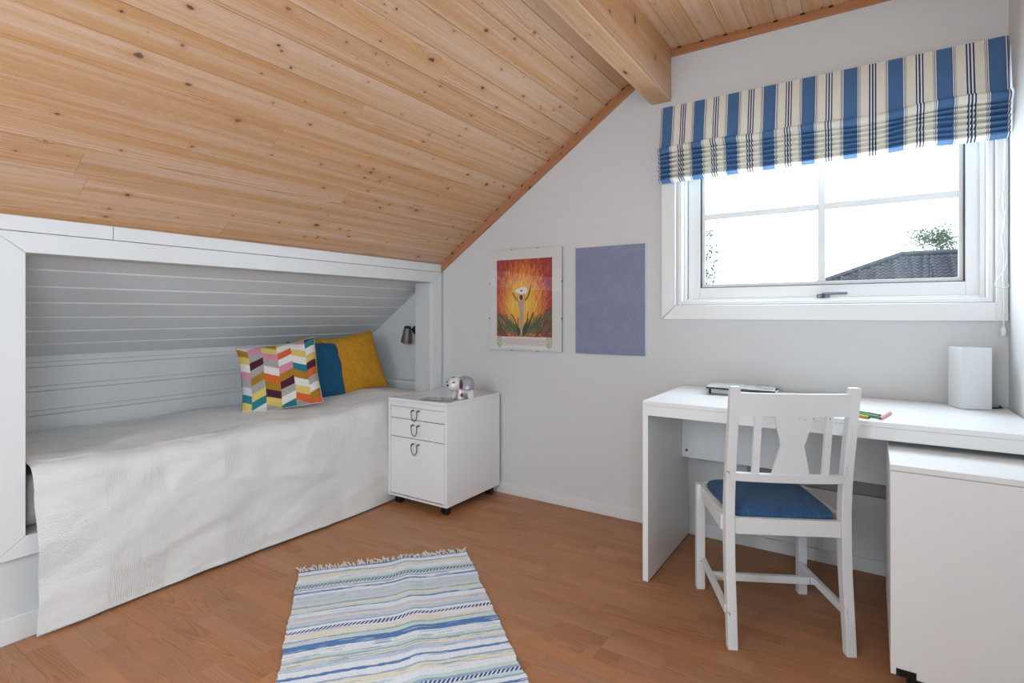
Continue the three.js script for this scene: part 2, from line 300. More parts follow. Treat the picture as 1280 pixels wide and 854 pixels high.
{ // mitred casing round the niche opening and the strip under the ceiling
  const fr = sgroup('trim_5', 'white mitred casing round the niche opening', 'trim'), x0 = XL, x1 = XL + 0.025, w = 0.088, wt = 0.068;
  const piece = (pts) => { const s = new THREE.Shape(pts.map(([n, y]) => new THREE.Vector2(n, y))); const g = new THREE.ExtrudeGeometry(s, { depth: 0.022, bevelEnabled: true, bevelSize: 0.0012, bevelThickness: 0.0012, bevelSegments: 1 }); g.rotateY(Math.PI / 2); g.translate(x0 + 0.0012, 0, 0); return metres(g); };
  const e = 0.0013;
  obj('casing_board', piece([[NX1 + e, NY0 + e], [NX1 + w - e, NY0 - wt + 2 * e], [NX1 + w - e, NY1 + wt - 2 * e], [NX1 + e, NY1 - e]]), paint, fr);
  obj('casing_board', piece([[NX0 - e, NY0 + e], [NX0 - e, NY1 - e], [NX0 - w + e, NY1 + wt - 2 * e], [NX0 - w + e, NY0 - wt + 2 * e]]), paint, fr);
  obj('casing_board', piece([[NX0 + e, NY1 + e], [NX1 - e, NY1 + e], [NX1 + w - 2 * e, NY1 + wt - e], [NX0 - w + 2 * e, NY1 + wt - e]]), paint, fr);
  obj('casing_board', piece([[NX0 + e, NY0 - e], [NX0 - w + 2 * e, NY0 - wt + e], [NX1 + w - 2 * e, NY0 - wt + e], [NX1 - e, NY0 - e]]), paint, fr);
  const tp = sgroup('trim_6', 'white strip between niche casing and pine ceiling', 'trim');
  obj('top_strip', box(XL, XL + 0.028, NY1 + wt + 0.001, 1.402, NB, 0.868, 0.002), paint, tp);
  obj('top_strip', box(XL, XL + 0.028, NY1 + wt + 0.001, 1.402, 0.870, W - 0.02, 0.002), paint, tp);
}
struct(obj('baseboard_left', box(XL, XL + 0.013, 0, 0.084, NB, W - 0.013, 0.003), paint), 'white baseboard below the niche', 'baseboard');
struct(obj('baseboard_gable', box(XL + 0.013, XR, 0, 0.064, W - 0.014, W, 0.004), paint), 'white baseboard along the gable wall', 'baseboard');
struct(obj('baseboard_right', box(XR - 0.013, XR, 0, 0.064, NB, W - 0.014, 0.004), paint), 'white baseboard along the side wall', 'baseboard');
struct(obj('baseboard_rear', box(XL + 0.013, XR - 0.013, 0, 0.064, NB, NB + 0.014, 0.004), paint), 'white baseboard along the rear wall', 'baseboard');

/* ---------- window ---------- */
{
  const w = sgroup('window_1', 'white casement window with glazing bars above the desk', 'window');
  const cw = 0.068, ch = 0.068, n0 = W - 0.018, n1 = W;
  const piece = (pts) => { const s = new THREE.Shape(pts.map(([x, y]) => new THREE.Vector2(x, y))); const g = new THREE.ExtrudeGeometry(s, { depth: 0.014, bevelEnabled: true, bevelSize: 0.0015, bevelThickness: 0.002, bevelSegments: 1 }); g.translate(0, 0, -W + 0.002); return metres(g); };
  const a0 = OX0 - 0.012, a1 = 0.392, b0 = OY0 - 0.003, b1 = OY1 + 0.005, e = 0.0016, cr = 0.034;
  obj('casing', piece([[a0 - e, b0 + e], [a0 - e, b1 - e], [a0 - cw, b1 + ch - 2 * e], [a0 - cw, b0 - ch + 2 * e]]), winPaint, w);
  obj('casing', piece([[a1 + e, b0 - ch], [a1 + cr, b0 - ch], [a1 + cr, b1 + ch], [a1 + e, b1 + ch]]), winPaint, w);
  obj('casing', piece([[a0 + e, b0 - e], [a0 - cw + 2 * e, b0 - ch], [a1 - e, b0 - ch], [a1 - e, b0 - e]]), winPaint, w);
  obj('casing', piece([[a0 + e, b1 + e], [a1 - e, b1 + e], [a1 - e, b1 + ch], [a0 - cw + 2 * e, b1 + ch]]), winPaint, w);
  // fixed frame (with a step) and opening sash
  const rect = (x0, x1, y0, y1, t, na, nb, r = 0.003) => [box(x0, x0 + t, y0, y1, na, nb, r), box(x1 - t, x1, y0, y1, na, nb, r), box(x0 + t, x1 - t, y0, y0 + t, na, nb, r), box(x0 + t, x1 - t, y1 - t, y1, na, nb, r)];
  obj('window_frame', [...rect(OX0, OX1, OY0, OY1, 0.016, W - 0.004, W + 0.16), ...rect(OX0 + 0.016, OX1 - 0.016, OY0 + 0.012, OY1 - 0.012, 0.016, W + 0.035, W + 0.15)], winPaint, w);
  const sx0 = OX0 + 0.034, sx1 = OX1 - 0.018, sy0 = 1.152, sy1 = 1.978;
  obj('sash', rect(sx0, sx1, sy0, sy1, 0.056, W + 0.048, W + 0.098, 0.003), winPaint, w);
  obj('gasket', rect(sx0 + 0.0555, sx1 - 0.0555, sy0 + 0.0555, sy1 - 0.0555, 0.0035, W + 0.062, W + 0.094, 0), gap, w);
  const gx0 = sx0 + 0.059, gx1 = sx1 - 0.059, gy0 = sy0 + 0.059, gy1 = sy1 - 0.059;
  obj('glazing_bead', rect(gx0, gx1, gy0, gy1, 0.016, W + 0.075, W + 0.092, 0.003), winPaint, w);
  const mx = -0.185, my = 1.562;
  obj('glazing_bar', box(mx - 0.014, mx + 0.014, gy0 + 0.016, gy1 - 0.016, W + 0.076, W + 0.091, 0.004), winPaint, w);
  obj('glazing_bar', box(gx0 + 0.016, mx - 0.014, my - 0.014, my + 0.014, W + 0.077, W + 0.090, 0.004), winPaint, w);
  obj('glazing_bar', box(mx + 0.014, gx1 - 0.016, my - 0.014, my + 0.014, W + 0.077, W + 0.090, 0.004), winPaint, w);
  for (const [p, q] of [[gx0, mx], [mx, gx1]]) for (const [s, t] of [[gy0, my], [my, gy1]]) obj('pane', box(p + 0.004, q - 0.004, s + 0.004, t - 0.004, W + 0.0925, W + 0.0945), glass, w);
  const h = obj('window_handle', [bx(0.05, 0.018, 0.014, 0, 0, 0, 0.005), cyl(new THREE.Vector3(0, 0, 0), new THREE.Vector3(0, 0.006, 0.02), 0.008, 0.007), bx(0.092, 0.012, 0.008, 0.046, 0.011, 0.022, 0.004)], darkSteel, w);
  h.position.copy(V(-0.176, 1.158, W + 0.038));
}

/* ---------- outside ---------- */
struct(tag(obj('ground', box(-60, 60, -3.0, -2.8, W + 1.5, 120), new THREE.MeshStandardMaterial({ color: 0x59634a, roughness: 1 })), 'grass ground outside the house', 'ground'));
{ // neighbour's hipped roof, about forty metres away
  const t = thing('neighbour_house', 'neighbouring house with a grey tiled hip roof seen through the window', 'house', [1.606, -2.8, 41]);
  const ry = 4.74 + 2.8, m = 0.62, D = 5.0, HX = 1.5, E0 = ry - m * D;
  const wallM = new THREE.MeshStandardMaterial({ color: 0x6b6258, roughness: 0.9 });
  const tileM = [0x3e4047, 0x45474e, 0x36383f].map((c) => new THREE.MeshPhysicalMaterial({ color: c, roughness: 0.9, specularIntensity: 0.15 }));
  obj('house_wall', bx(20 + 2 * HX * D - 1.6, E0 + 0.05, 2 * D - 1.2, 10, (E0 + 0.05) / 2, 0), wallM, t);
  const s = (pts) => { const g = new THREE.BufferGeometry(); g.setAttribute('position', new THREE.Float32BufferAttribute(pts.flat(), 3)); g.computeVertexNormals(); return metres(g); };
  const A = [0, ry - 0.08, 0], B = [20, ry - 0.08, 0], a = [-HX * D, E0 - 0.08, D], b = [20 + HX * D, E0 - 0.08, D], c = [-HX * D, E0 - 0.08, -D], d = [20 + HX * D, E0 - 0.08, -D];
  obj('roof_deck', s([a, b, B, a, B, A, c, a, A, d, c, A, d, A, B, b, d, B]), tileM[2], t);
  const k = Math.hypot(1, m), cs = 1 / k, sn = m / k;
  const tw = 0.3, tl = 0.37;
  const tile = grid(8, 2, (u, v) => [(u - 0.5) * tw * 1.06, 0.06 * Math.cos((u - 0.2) * Math.PI * 2) * (u < 0.72 ? 1 : 0.6) + 0.05 - v * 0.06, (1 - v) * tl * 1.15], null, false);
  const lip = grid(8, 1, (u, v) => [(u - 0.5) * tw * 1.06, 0.06 * Math.cos((u - 0.2) * Math.PI * 2) * (u < 0.72 ? 1 : 0.6) + 0.05 - (1 - v) * 0.06, tl * 1.15], null, false);
  const tg = mergeGeometries([tile, lip]); tg.computeVertexNormals();
  for (let r = 0; r < 12; r++) for (let q = -24; q < 10; q++) {
    const run = (r + 0.9) * tl * cs, x = q * tw; if (x < -HX * run + 0.2) continue;
    const o = obj('roof_tile', tg, tileM[(q * 5 + r * 3 + 90) % 3], t); o.position.set(x, ry - m * run + 0.02, run - tl * 0.1); o.rotation.x = Math.atan(m);
  }
  for (let q = 0; q < 17; q++) { const o = obj('ridge_tile', ridge(), tileM[1], t); o.position.set(0.1 + q * 0.36, ry + 0.03, 0.02); }
  for (let q = 0; q < 17; q++) { const o = obj('hip_tile', ridge(), tileM[q % 2], t); const u = 0.12 + q * 0.185; o.position.set(-HX * u, ry - m * u + 0.05, u); o.rotation.order = 'YXZ'; o.rotation.y = Math.atan2(1, HX); o.rotation.z = Math.atan(m / Math.hypot(1, HX)); }
  function ridge() { return ridge.g ??= (() => { const g = new THREE.CylinderGeometry(0.15, 0.13, 0.42, 10, 1, false, 0, Math.PI); g.rotateZ(Math.PI / 2); g.rotateX(0); const h = new THREE.CylinderGeometry(0.15, 0.13, 0.42, 12); h.rotateZ(Math.PI / 2); return h; })(); }
}
function tree(name, label, [x, n], h, crownY, spread, leaves, leafSize, col) {
  const t = thing(name, label, 'tree', [x, -2.8, n]);
  const bark = new THREE.MeshStandardMaterial({ color: 0x5d564f, roughness: 0.9 }), br = [], tips = [];
  br.push(cyl(new THREE.Vector3(0, 0, 0), new THREE.Vector3(0.1, h * 0.97, 0), 0.13, 0.012, 8));
  for (let k = 0; k < 46; k++) {
    const y0 = lerp(crownY, h * 0.96, Math.pow(rnd(), 0.8)), a = R(0, 6.283), l = spread * (0.35 + 0.65 * (1 - (y0 - crownY) / (h - crownY))) * R(0.5, 1);
    const p0 = new THREE.Vector3(0.1 * y0 / h, y0, 0), p1 = new THREE.Vector3(Math.cos(a) * l, y0 + l * R(0.1, 0.7), Math.sin(a) * l);
    br.push(cyl(p0, p1, 0.025, 0.006, 5));
    for (let j = 0; j < 6; j++) { const q = p0.clone().lerp(p1, R(0.45, 1.08)); q.x += R(-0.25, 0.25) * spread * 0.5; q.y += R(-0.25, 0.2) * spread * 0.5; q.z += R(-0.25, 0.25) * spread * 0.5; tips.push(q); }
  }
  obj('branches', br, bark, t);
  const pos = [], nm = [];
  for (let k = 0; k < leaves; k++) {
    const c = tips[Math.floor(rnd() * tips.length)], ax = new THREE.Vector3(R(-1, 1), R(-1, 1), R(-1, 1)).normalize(), bx2 = new THREE.Vector3(R(-1, 1), R(-1, 1), R(-1, 1)).cross(ax).normalize(), s = leafSize * R(0.6, 1.3);
    const o = new THREE.Vector3(c.x + R(-1, 1) * 0.2 * spread, c.y + R(-1, 1) * 0.2 * spread, c.z + R(-1, 1) * 0.2 * spread), P = (i, j) => o.clone().addScaledVector(ax, i * s).addScaledVector(bx2, j * s * 0.6);
    const q = [P(-1, 0), P(0, 1), P(1, 0), P(0, -1)]; for (const i of [0, 1, 2, 0, 2, 3]) pos.push(q[i].x, q[i].y, q[i].z);
  }
  const g = new THREE.BufferGeometry(); g.setAttribute('position', new THREE.Float32BufferAttribute(pos, 3)); g.computeVertexNormals(); metres(g);
  const l = obj('foliage', g, new THREE.MeshPhysicalMaterial({ color: col, roughness: 0.9, transmission: 0.35, thickness: 0 }), t); l.userData.kind = 'stuff';
  return t;
}
tree('leafy_tree', 'sparse green tree rising behind the neighbouring tiled roof', [4.05, 52], 10.3, 7.6, 2.4, 2600, 0.08, 0x56623e);
tree('garden_tree', 'green tree twigs at the lower corner of the window beside the frame', [-3.8, 14], 6.5, 2.2, 1.1, 2400, 0.04, 0x41603f);

/* ---------- roman blind ---------- */
{
  const X0 = -0.876, X1 = 0.424, T = thing('roman_blind', 'blue and cream striped roman blind half drawn up over the window', 'blind', [(X0 + X1) / 2, 1.73, W]);
  const cx = (X0 + X1) / 2, period = 0.1545, c0 = -0.844;
  const stripes = dataTex(2048, 64, (x, y, o) => {
    const X = X0 + (x + 0.5) / 2048 * (X1 - X0); let q = (X - c0) / period; q -= Math.round(q); const d = Math.abs(q) * period, s2 = (q > 0 ? q : -q);   // distance to the next wide stripe
    let e = (X - c0) / period - 0.5; e -= Math.round(e); const t = Math.abs(e) * period;
    let c = [236, 232, 218];
    const navy = [44, 58, 98], blue = [74, 114, 160];
    if (d < 0.0245) c = blue; else if (d > 0.0285 && d < 0.0305) c = navy; else if (d > 0.0335 && d < 0.035) c = [120, 126, 150]; else if (d < 0.036) c = [228, 228, 222];
    if (d > 0.0225 && d < 0.0245) c = [44, 62, 112];
    if (t < 0.0028 || (t > 0.0078 && t < 0.0125)) c = navy; else if (t < 0.015) c = [236, 236, 232];
    const n = 5 * noise(x * 0.9, y * 0.5); o[0] = c[0] + n; o[1] = c[1] + n; o[2] = c[2] + n;
  });
  stripes.wrapS = THREE.ClampToEdgeWrapping;
  const fab = new THREE.MeshPhysicalMaterial({ map: stripes, roughness: 0.8, transmission: 0.04, thickness: 0, side: THREE.DoubleSide }); fab.name = 'striped_cotton';
  // profile: flat front, first loose fold, then tight pleats
  const pts = [];
  const prof = (X, s) => {
    // s 0..1 along the cloth: returns [distance from wall, height]
    const loose = 0.012 * noise(X * 4 + 3, 1) - 0.012 * Math.exp(-Math.pow((X + 0.25) / 0.2, 2)) , gather = Math.exp(-Math.pow((X - 0.16) / 0.09, 2)), droop = Math.exp(-Math.pow((X - 0.02) / 0.16, 2));
    const yk = 1.898 + loose - 0.012 * droop, yb = 1.726 + 0.008 * gather;
    if (s < 0.4) { const t = s / 0.4; return [0.03 + 0.035 * t + 0.004 * noise(X * 6, t * 3) * t, lerp(2.112, yk, t)]; }
    if (s < 0.56) {
      const t = (s - 0.4) / 0.16, out = 0.046 + 0.014 * noise(X * 5 + 9, 4), a = t * Math.PI;
      return [0.065 + out * Math.sin(a) + 0.006 * noise(X * 14, t * 4) * Math.sin(a) - 0.012 * t, lerp(yk, yk - 0.045 - 0.008 * noise(X * 3, 8), t - 0.1 * Math.sin(2 * a))];
    }
    const t = (s - 0.56) / 0.44, K = 6, k = Math.min(K - 1e-6, t * K), i = Math.floor(k), f = k - i, y0 = yk - 0.045 - 0.008 * noise(X * 3, 8);
    const wav = (0.0022 * noise(X * 5 + i * 3, i * 7) + 0.010 * gather * (i < 3 ? 1 : 0.4) * (1 - i * 0.2)) * sm(0, 0.3, t) * (1 - sm(0.85, 1, t));
    // each pleat: out over the top, a short upright lip, then slanting back in underneath
    const oq = 0.09 - 0.002 * i + 0.003 * noise(X * 5, i * 5), st = f < 0.14 ? 0.06 * f / 0.14 : f < 0.42 ? lerp(0.06, 0.42, (f - 0.14) / 0.28) : lerp(0.42, 1, (f - 0.42) / 0.58);
    const y = lerp(y0, yb, (i + st) / K) + wav, dp = f < 0.14 ? lerp(0.05, oq, f / 0.14) : f < 0.42 ? oq : lerp(oq, 0.05, (f - 0.42) / 0.58);
    return [dp, y];
  };
  const front = grid(150, 300, (u, v) => { const X = lerp(X0, X1, u), [d, y] = prof(X, v); return [X - cx, y - 1.73, d - 0.0]; }, (u, v) => [u, v], true);
  const back = grid(20, 220, (u, v) => { const X = lerp(X0, X1, u), [d, y] = prof(X, v); return [X - cx, y - 1.73, d - 0.003]; }, (u, v) => [u, v]);
  obj('cloth', front, fab, T);
  obj('head_rail', bx(X1 - X0 - 0.01, 0.024, 0.026, 0, 0.366, 0.0155, 0.003), winPaint, T);
  const cr = V(0.413, 0, 0), L = [];
  const cord = thing('blind_cord', 'white tangled pull cord hanging beside the window', 'cord', [0.413, 1.02, W - 0.03]);
  const cp = (pts) => pts.map(([x, y, z]) => new THREE.Vector3(x, y - 1.02, z));
  obj('cord', [tube(cp([[0, 1.74, 0.02], [0.002, 1.6, 0], [-0.004, 1.5, 0.002], [0.002, 1.42, 0], [-0.008, 1.36, 0.004], [0, 1.30, 0], [-0.004, 1.2, 0], [0, 1.12, 0.002], [-0.002, 1.03, 0]]), 0.0022, 60, 6),
    tube(cp([[0.002, 1.74, 0.02], [-0.002, 1.6, 0.005], [0.003, 1.45, 0.004], [-0.006, 1.41, 0.006], [0.004, 1.33, 0.004], [0.006, 1.27, 0.006], [-0.004, 1.235, 0.006], [-0.028, 1.185, 0.008], [0.012, 1.178, 0.006], [0.004, 1.21, 0.004], [-0.004, 1.24, 0.004], [0.004, 1.15, 0.004], [0.006, 1.09, 0.004], [-0.004, 1.075, 0.004], [0, 1.04, 0.002]]), 0.0017, 90, 6)], plasticWhite, cord);
  obj('cord_knob', (() => { const g = new THREE.LatheGeometry([[0.0001, -0.034], [0.008, -0.032], [0.009, -0.012], [0.004, 0.002], [0.0001, 0.003]].map(([a, b]) => new THREE.Vector2(a, b)), 14); g.translate(-0.002, 0.01, 0); return g; })(), plasticWhite, cord);
}

/* ---------- pictures on the gable wall ---------- */
const artTex = canvasTex(512, 640, (c, w, h) => {
  c.fillStyle = '#a8242a'; c.fillRect(0, 0, w, h);
  const stroke = (x, y, l, ang, wd, col, al) => { c.globalAlpha = al; c.strokeStyle = col; c.lineWidth = wd; c.lineCap = 'round'; c.beginPath(); c.moveTo(x, y); const b = R(-0.35, 0.35); c.quadraticCurveTo(x + Math.cos(ang + b) * l * 0.5, y + Math.sin(ang + b) * l * 0.5, x + Math.cos(ang) * l, y + Math.sin(ang) * l); c.stroke(); };
  const cx = w * 0.46, cy = h * 0.52;
  for (const [a, b, col] of [[0.46, 0.44, '#cc5a2a'], [0.36, 0.36, '#e08a2c'], [0.24, 0.27, '#efb232']]) { c.fillStyle = col; c.beginPath(); c.ellipse(cx, h * 0.5, w * a, h * b, 0, 0, 7); c.fill(); }
  for (let k = 0; k < 1500; k++) {
    const x = R(0, w), y = R(0, h * 0.86), dx = (x - cx) / (w * 0.5), dy = (y - cy) / (h * 0.45), d = Math.hypot(dx, dy * 0.8) + R(-0.22, 0.22);
    const pal = d < 0.42 ? ['#f3c53a', '#f0b52c', '#eeda6a'] : d < 0.7 ? ['#e9962c', '#f0b035', '#dc7a2a', '#e3a23c'] : d < 0.98 ? ['#cf5a2a', '#c8452e', '#d98a3a', '#b93a30'] : ['#8e1d2a', '#a3222c', '#7a1e38', '#b53030', '#6f2a44'];
    stroke(x, y, R(20, 70), Math.atan2(y - h * 0.8, x - cx) + R(-0.3, 0.3) - (x > cx ? 0.25 : -0.25), R(2, 8), pal[Math.floor(rnd() * pal.length)], R(0.4, 0.9));
  }
  for (let k = 0; k < 26; k++) stroke(R(0, w), R(20, h * 0.4), R(30, 90), -1.4 + R(-0.4, 0.4), R(1, 2.5), '#e7b4a0', 0.35);
  for (let k = 0; k < 420; k++) { const x = R(0, w), e = Math.abs(x - cx) / (w * 0.5), y = h * 0.86 - R(0, h * (0.06 + 0.2 * e)); stroke(x, y, R(30, 90), (x < cx ? -2.2 : -0.95) + R(-0.35, 0.35), R(3, 9), ['#3d4f36', '#4d6340', '#5d7048', '#2f3d30', '#747a4c'][Math.floor(rnd() * 5)], R(0.4, 0.85)); }
  c.globalAlpha = 1; c.lineCap = 'round';
  const leaf = (x0, y0, x1, y1, x2, y2, wd, col) => { c.strokeStyle = col; c.lineWidth = wd; c.beginPath(); c.moveTo(x0, y0); c.quadraticCurveTo(x1, y1, x2, y2); c.stroke(); };
  leaf(cx - 30, h * 0.85, cx - 40, h * 0.7, cx - 95, h * 0.62, 9, '#27372c'); leaf(cx + 30, h * 0.85, cx + 60, h * 0.75, cx + 110, h * 0.6, 9, '#2c3c2e'); leaf(cx - 5, h * 0.86, cx - 40, h * 0.74, cx - 30, h * 0.66, 7, '#1f2d26'); leaf(cx + 12, h * 0.86, cx + 60, h * 0.7, cx + 60, h * 0.6, 7, '#24332a');
  leaf(cx - 130, h * 0.87, cx - 190, h * 0.8, cx - 215, h * 0.7, 10, '#32452f'); leaf(cx + 120, h * 0.87, cx + 190, h * 0.8, cx + 220, h * 0.68, 10, '#32452f');
  leaf(cx - 22, h * 0.48, cx - 50, h * 0.46, cx - 80, h * 0.38, 10, '#3c4a38'); leaf(cx + 34, h * 0.46, cx + 75, h * 0.42, cx + 84, h * 0.30, 11, '#46543c');
  c.fillStyle = '#b89aa0'; c.beginPath(); c.moveTo(cx - 34, h * 0.475); c.quadraticCurveTo(cx - 6, h * 0.455, cx + 26, h * 0.475); c.quadraticCurveTo(cx + 14, h * 0.6, cx + 18, h * 0.66); c.lineTo(cx + 6, h * 0.86); c.lineTo(cx - 8, h * 0.86); c.lineTo(cx - 14, h * 0.66); c.quadraticCurveTo(cx - 12, h * 0.56, cx - 34, h * 0.475); c.fill();
  leaf(cx - 32, h * 0.48, cx - 42, h * 0.45, cx - 24, h * 0.4, 9, '#a98990'); leaf(cx + 24, h * 0.48, cx + 40, h * 0.44, cx + 26, h * 0.39, 9, '#a98990');
  c.fillStyle = '#3a2119'; c.beginPath(); c.ellipse(cx - 2, h * 0.43, 15, 20, 0, 0, 7); c.fill();
  c.fillStyle = '#f1f1ea'; for (let k = 0; k < 7; k++) { const a = k * 0.9; c.beginPath(); c.ellipse(cx + Math.cos(a) * 34, h * 0.355 + Math.sin(a) * 12, 30, 11, Math.sin(a) * 0.3, 0, 7); c.fill(); }
  c.fillStyle = '#5a5a3c'; c.beginPath(); c.ellipse(cx, h * 0.355, 11, 6, 0, 0, 7); c.fill();
  // scroll with faded handwriting
  c.fillStyle = '#e9e6e0'; c.fillRect(0, h * 0.872, w, h * 0.128);
  c.fillStyle = '#dcd6cf'; c.beginPath(); c.roundRect(26, h * 0.885, w - 52, h * 0.088, 10); c.fill();
  c.strokeStyle = '#9aa083'; c.lineWidth = 5; c.fillStyle = '#cdd0b8';
  for (const x of [26, w - 26]) { c.beginPath(); c.ellipse(x, h * 0.93, 24, 40, 0, 0, 7); c.fill(); c.stroke(); for (const y of [0.905, 0.955]) { c.beginPath(); c.arc(x, h * y, 11, 0.5, 5.6); c.stroke(); } }
  c.strokeStyle = '#b48a90'; c.lineWidth = 2; for (const y of [0.908, 0.93, 0.952]) { let x = 70 + R(0, 20); while (x < w - 75) { c.beginPath(); c.moveTo(x, h * y + R(-4, 4)); c.quadraticCurveTo(x + 6, h * y - 9, x + R(8, 15), h * y + R(-4, 4)); c.stroke(); x += R(10, 22); } }
});
{
  const t = thing('framed_picture', 'clip-framed poster of a figure among red and orange flames on gable wall', 'picture', [-1.698, 0.864, W]);
  obj('backing', bx(0.496, 0.596, 0.006, 0, 0.299, 0.0135), new THREE.MeshStandardMaterial({ color: 0xb9b4aa, roughness: 0.9 }), t);
  obj('mount', bx(0.496, 0.596, 0.0015, 0, 0.299, 0.0172), new THREE.MeshStandardMaterial({ color: 0xdcdcda, roughness: 0.8 }), t);
  const art = new THREE.PlaneGeometry(0.382, 0.525); art.translate(-0.0, 0, 0); const a = obj('print', art, new THREE.MeshStandardMaterial({ map: artTex, roughness: 0.6 }), t); a.position.set(-0.004, 0.2765, 0.0185);
  obj('glass_pane', bx(0.498, 0.598, 0.002, 0, 0.299, 0.0215), glass, t);
  for (const [x, y] of [[-0.09, 0], [0.09, 0], [-0.09, 0.598], [0.09, 0.598]]) obj('clip', bx(0.009, 0.004, 0.012, x, y, 0.0165, 0.001), darkSteel, t);
  for (const [x, y] of [[-0.249, 0.19], [-0.249, 0.4], [0.249, 0.19], [0.249, 0.4]]) obj('clip', bx(0.004, 0.009, 0.012, x, y, 0.0165, 0.001), darkSteel, t);
}
{
  const t = thing('pin_board', 'blank blue-violet board with white edges hanging between poster and window', 'board', [-1.162, 0.863, W]);
  const weave = dataTex(256, 256, (x, y, o) => { const v = 14 * noise(x / 1.5, y / 1.5) + 6 * fbm(x / 50, y / 50); o[0] = 132 + v; o[1] = 138 + v; o[2] = 166 + v; });
  weave.repeat.set(4, 4);
  obj('frame', bx(0.398, 0.58, 0.02, 0, 0.29, 0.012, 0.0015), winPaint, t);
  obj('panel', bx(0.396, 0.578, 0.003, 0, 0.29, 0.0237, 0.0008), new THREE.MeshPhysicalMaterial({ map: weave, roughness: 0.38 }), t);
}

/* ---------- bed in the niche ---------- */
{
  const b = thing('bed', 'low bed platform and mattress built into the niche', 'bed', [-2.72, 0, 1.62]);
  obj('platform', bx(0.57, 0.34, 2.1, -0.04, 0.17, 0), panelPaint, b);
  obj('mattress', bx(0.65, 0.18, 2.07, 0.005, 0.437, 0, 0.05), new THREE.MeshStandardMaterial({ color: 0xd0d0ce, roughness: 0.95 }), b);
  // woven cotton cover: plain cloth with ribbed and waffle bands
  const CU = 2.0, CV = 1.42;
  const cover = dataTex(2048, 1420, (x, y, o) => {
    const u = x / 2048 * CU, v = y / 1420 * CV;
    let e = 128 + 10 * noise(x * 0.8, y * 0.8) + 10 * fbm(u * 9, v * 9);
    const pu = ((u + 0.23) % 0.43), inU = pu < 0.2 ? 1 : 0, inV = (v > 0.84 && v < 1.07) || (v > 0.66 && v < 0.74) || (v % 0.3 < 0.08 && v < 0.6) ? 1 : 0;
    const ru = Math.sin(u / 0.0062 * Math.PI * 2), rv = Math.sin(v / 0.0062 * Math.PI * 2);
    if (inU && inV) e += 46 * Math.max(ru, rv); else if (inU) e += 42 * ru; else if (inV) e += 42 * rv * (0.7 + 0.3 * ru);
    o[0] = o[1] = o[2] = e;
  }, false);
  const fab = new THREE.MeshPhysicalMaterial({ color: 0xe8e8e6, roughness: 0.95, bumpMap: cover, bumpScale: 0.0042, side: THREE.DoubleSide, sheen: 0.2 }); fab.name = 'woven_cotton_cover';
  const c = thing('bed_cover', 'white woven cotton bedspread hanging over the bed front to the floor', 'bedspread', [-2.72, 0, 1.62]);
  const n0 = 0.632, n1 = 2.615;
  // length along the section: 0.74 m over the bed, 0.60 m down the front
  const sec = (n, s) => {
    const wr = 0.011 * fbm(n * 3.2, s * 5) + 0.006 * noise(n * 9 + s * 4, s * 7) + 0.005 * fbm(n * 14 - s * 8, s * 17 + n * 5), top = 0.557 + 0.035 * Math.exp(-Math.pow((n - 2.35) / 0.3, 2)) + 0.012 * sm(1.2, 0.7, n);
    const A = 0.70, r = 0.075, arc = r * Math.PI / 2, xf = -2.318 + 0.014 * fbm(n * 2.5 + 4, 1.5);
    const front = xf + 0.012;
    if (s < A - r) return [lerp(-3.05, front - r, s / (A - r)), top + wr + 0.012 * Math.sin(s / A * Math.PI), n];
    if (s < A - r + arc) { const a = (s - A + r) / r; return [front - r + r * Math.sin(a) + wr * Math.sin(a), top - r + r * Math.cos(a) + wr * Math.cos(a), n]; }
    const d = s - (A - r + arc), tot = 0.485 + (top - 0.557), t = d / 0.485;
    const y = lerp(top - r, 0.010 + 0.004 * noise(n * 5, 2), Math.min(1, t));
    const fold = 0.016 * Math.sin(n * 7 + 1.5 * Math.sin(n * 2.3) + t * 2.2) * t * t * 0.5 + 0.014 * fbm(n * 2.8 + 1.6 * t, t * 2.4) * Math.sin(Math.min(1, t * 1.4) * Math.PI * 0.6) + wr * (1 - 0.6 * t);
    const crease = 0.008 * Math.exp(-Math.pow((t - 0.62 + 0.5 * (n - 1.1)) / 0.07, 2)) * Math.exp(-Math.pow((n - 1.15) / 0.25, 2)) + 0.010 * Math.exp(-Math.pow((t - 0.35 - 0.4 * (n - 1.6)) / 0.06, 2)) * Math.exp(-Math.pow((n - 1.6) / 0.3, 2));
    return [front + fold + crease - 0.0 * t, y, n];
  };
  const S = 0.70 - 0.075 + 0.075 * Math.PI / 2 + 0.485;
  const nEnd = (s) => 0;
  const g = grid(230, 190, (u, v) => { const s = v * S, e = 0.006 * noise(v * 9, 3); const n = lerp(n0 + (s < 0.62 ? -0.1 * sm(0.66, 0.5, s) : e + 0.012 * sm(0.7, 0.9, s)), n1, u); const p = sec(n, s); return [p[0] + 2.72, p[1], -(p[2] - 1.62)]; }, (u, v) => [u * 0.99, v * S / CV], false);
  obj('cloth', g, fab, c);
  obj('hem', (() => { const pts = []; for (let k = 0; k <= 60; k++) { const n = lerp(n0 + 0.014, n1, k / 60), p = sec(n, S); pts.push(new THREE.Vector3(p[0] + 2.72 + 0.001, p[1] + 0.004, -(p[2] - 1.62))); } return tube(pts, 0.0035, 140, 6); })(), fab, c);
}
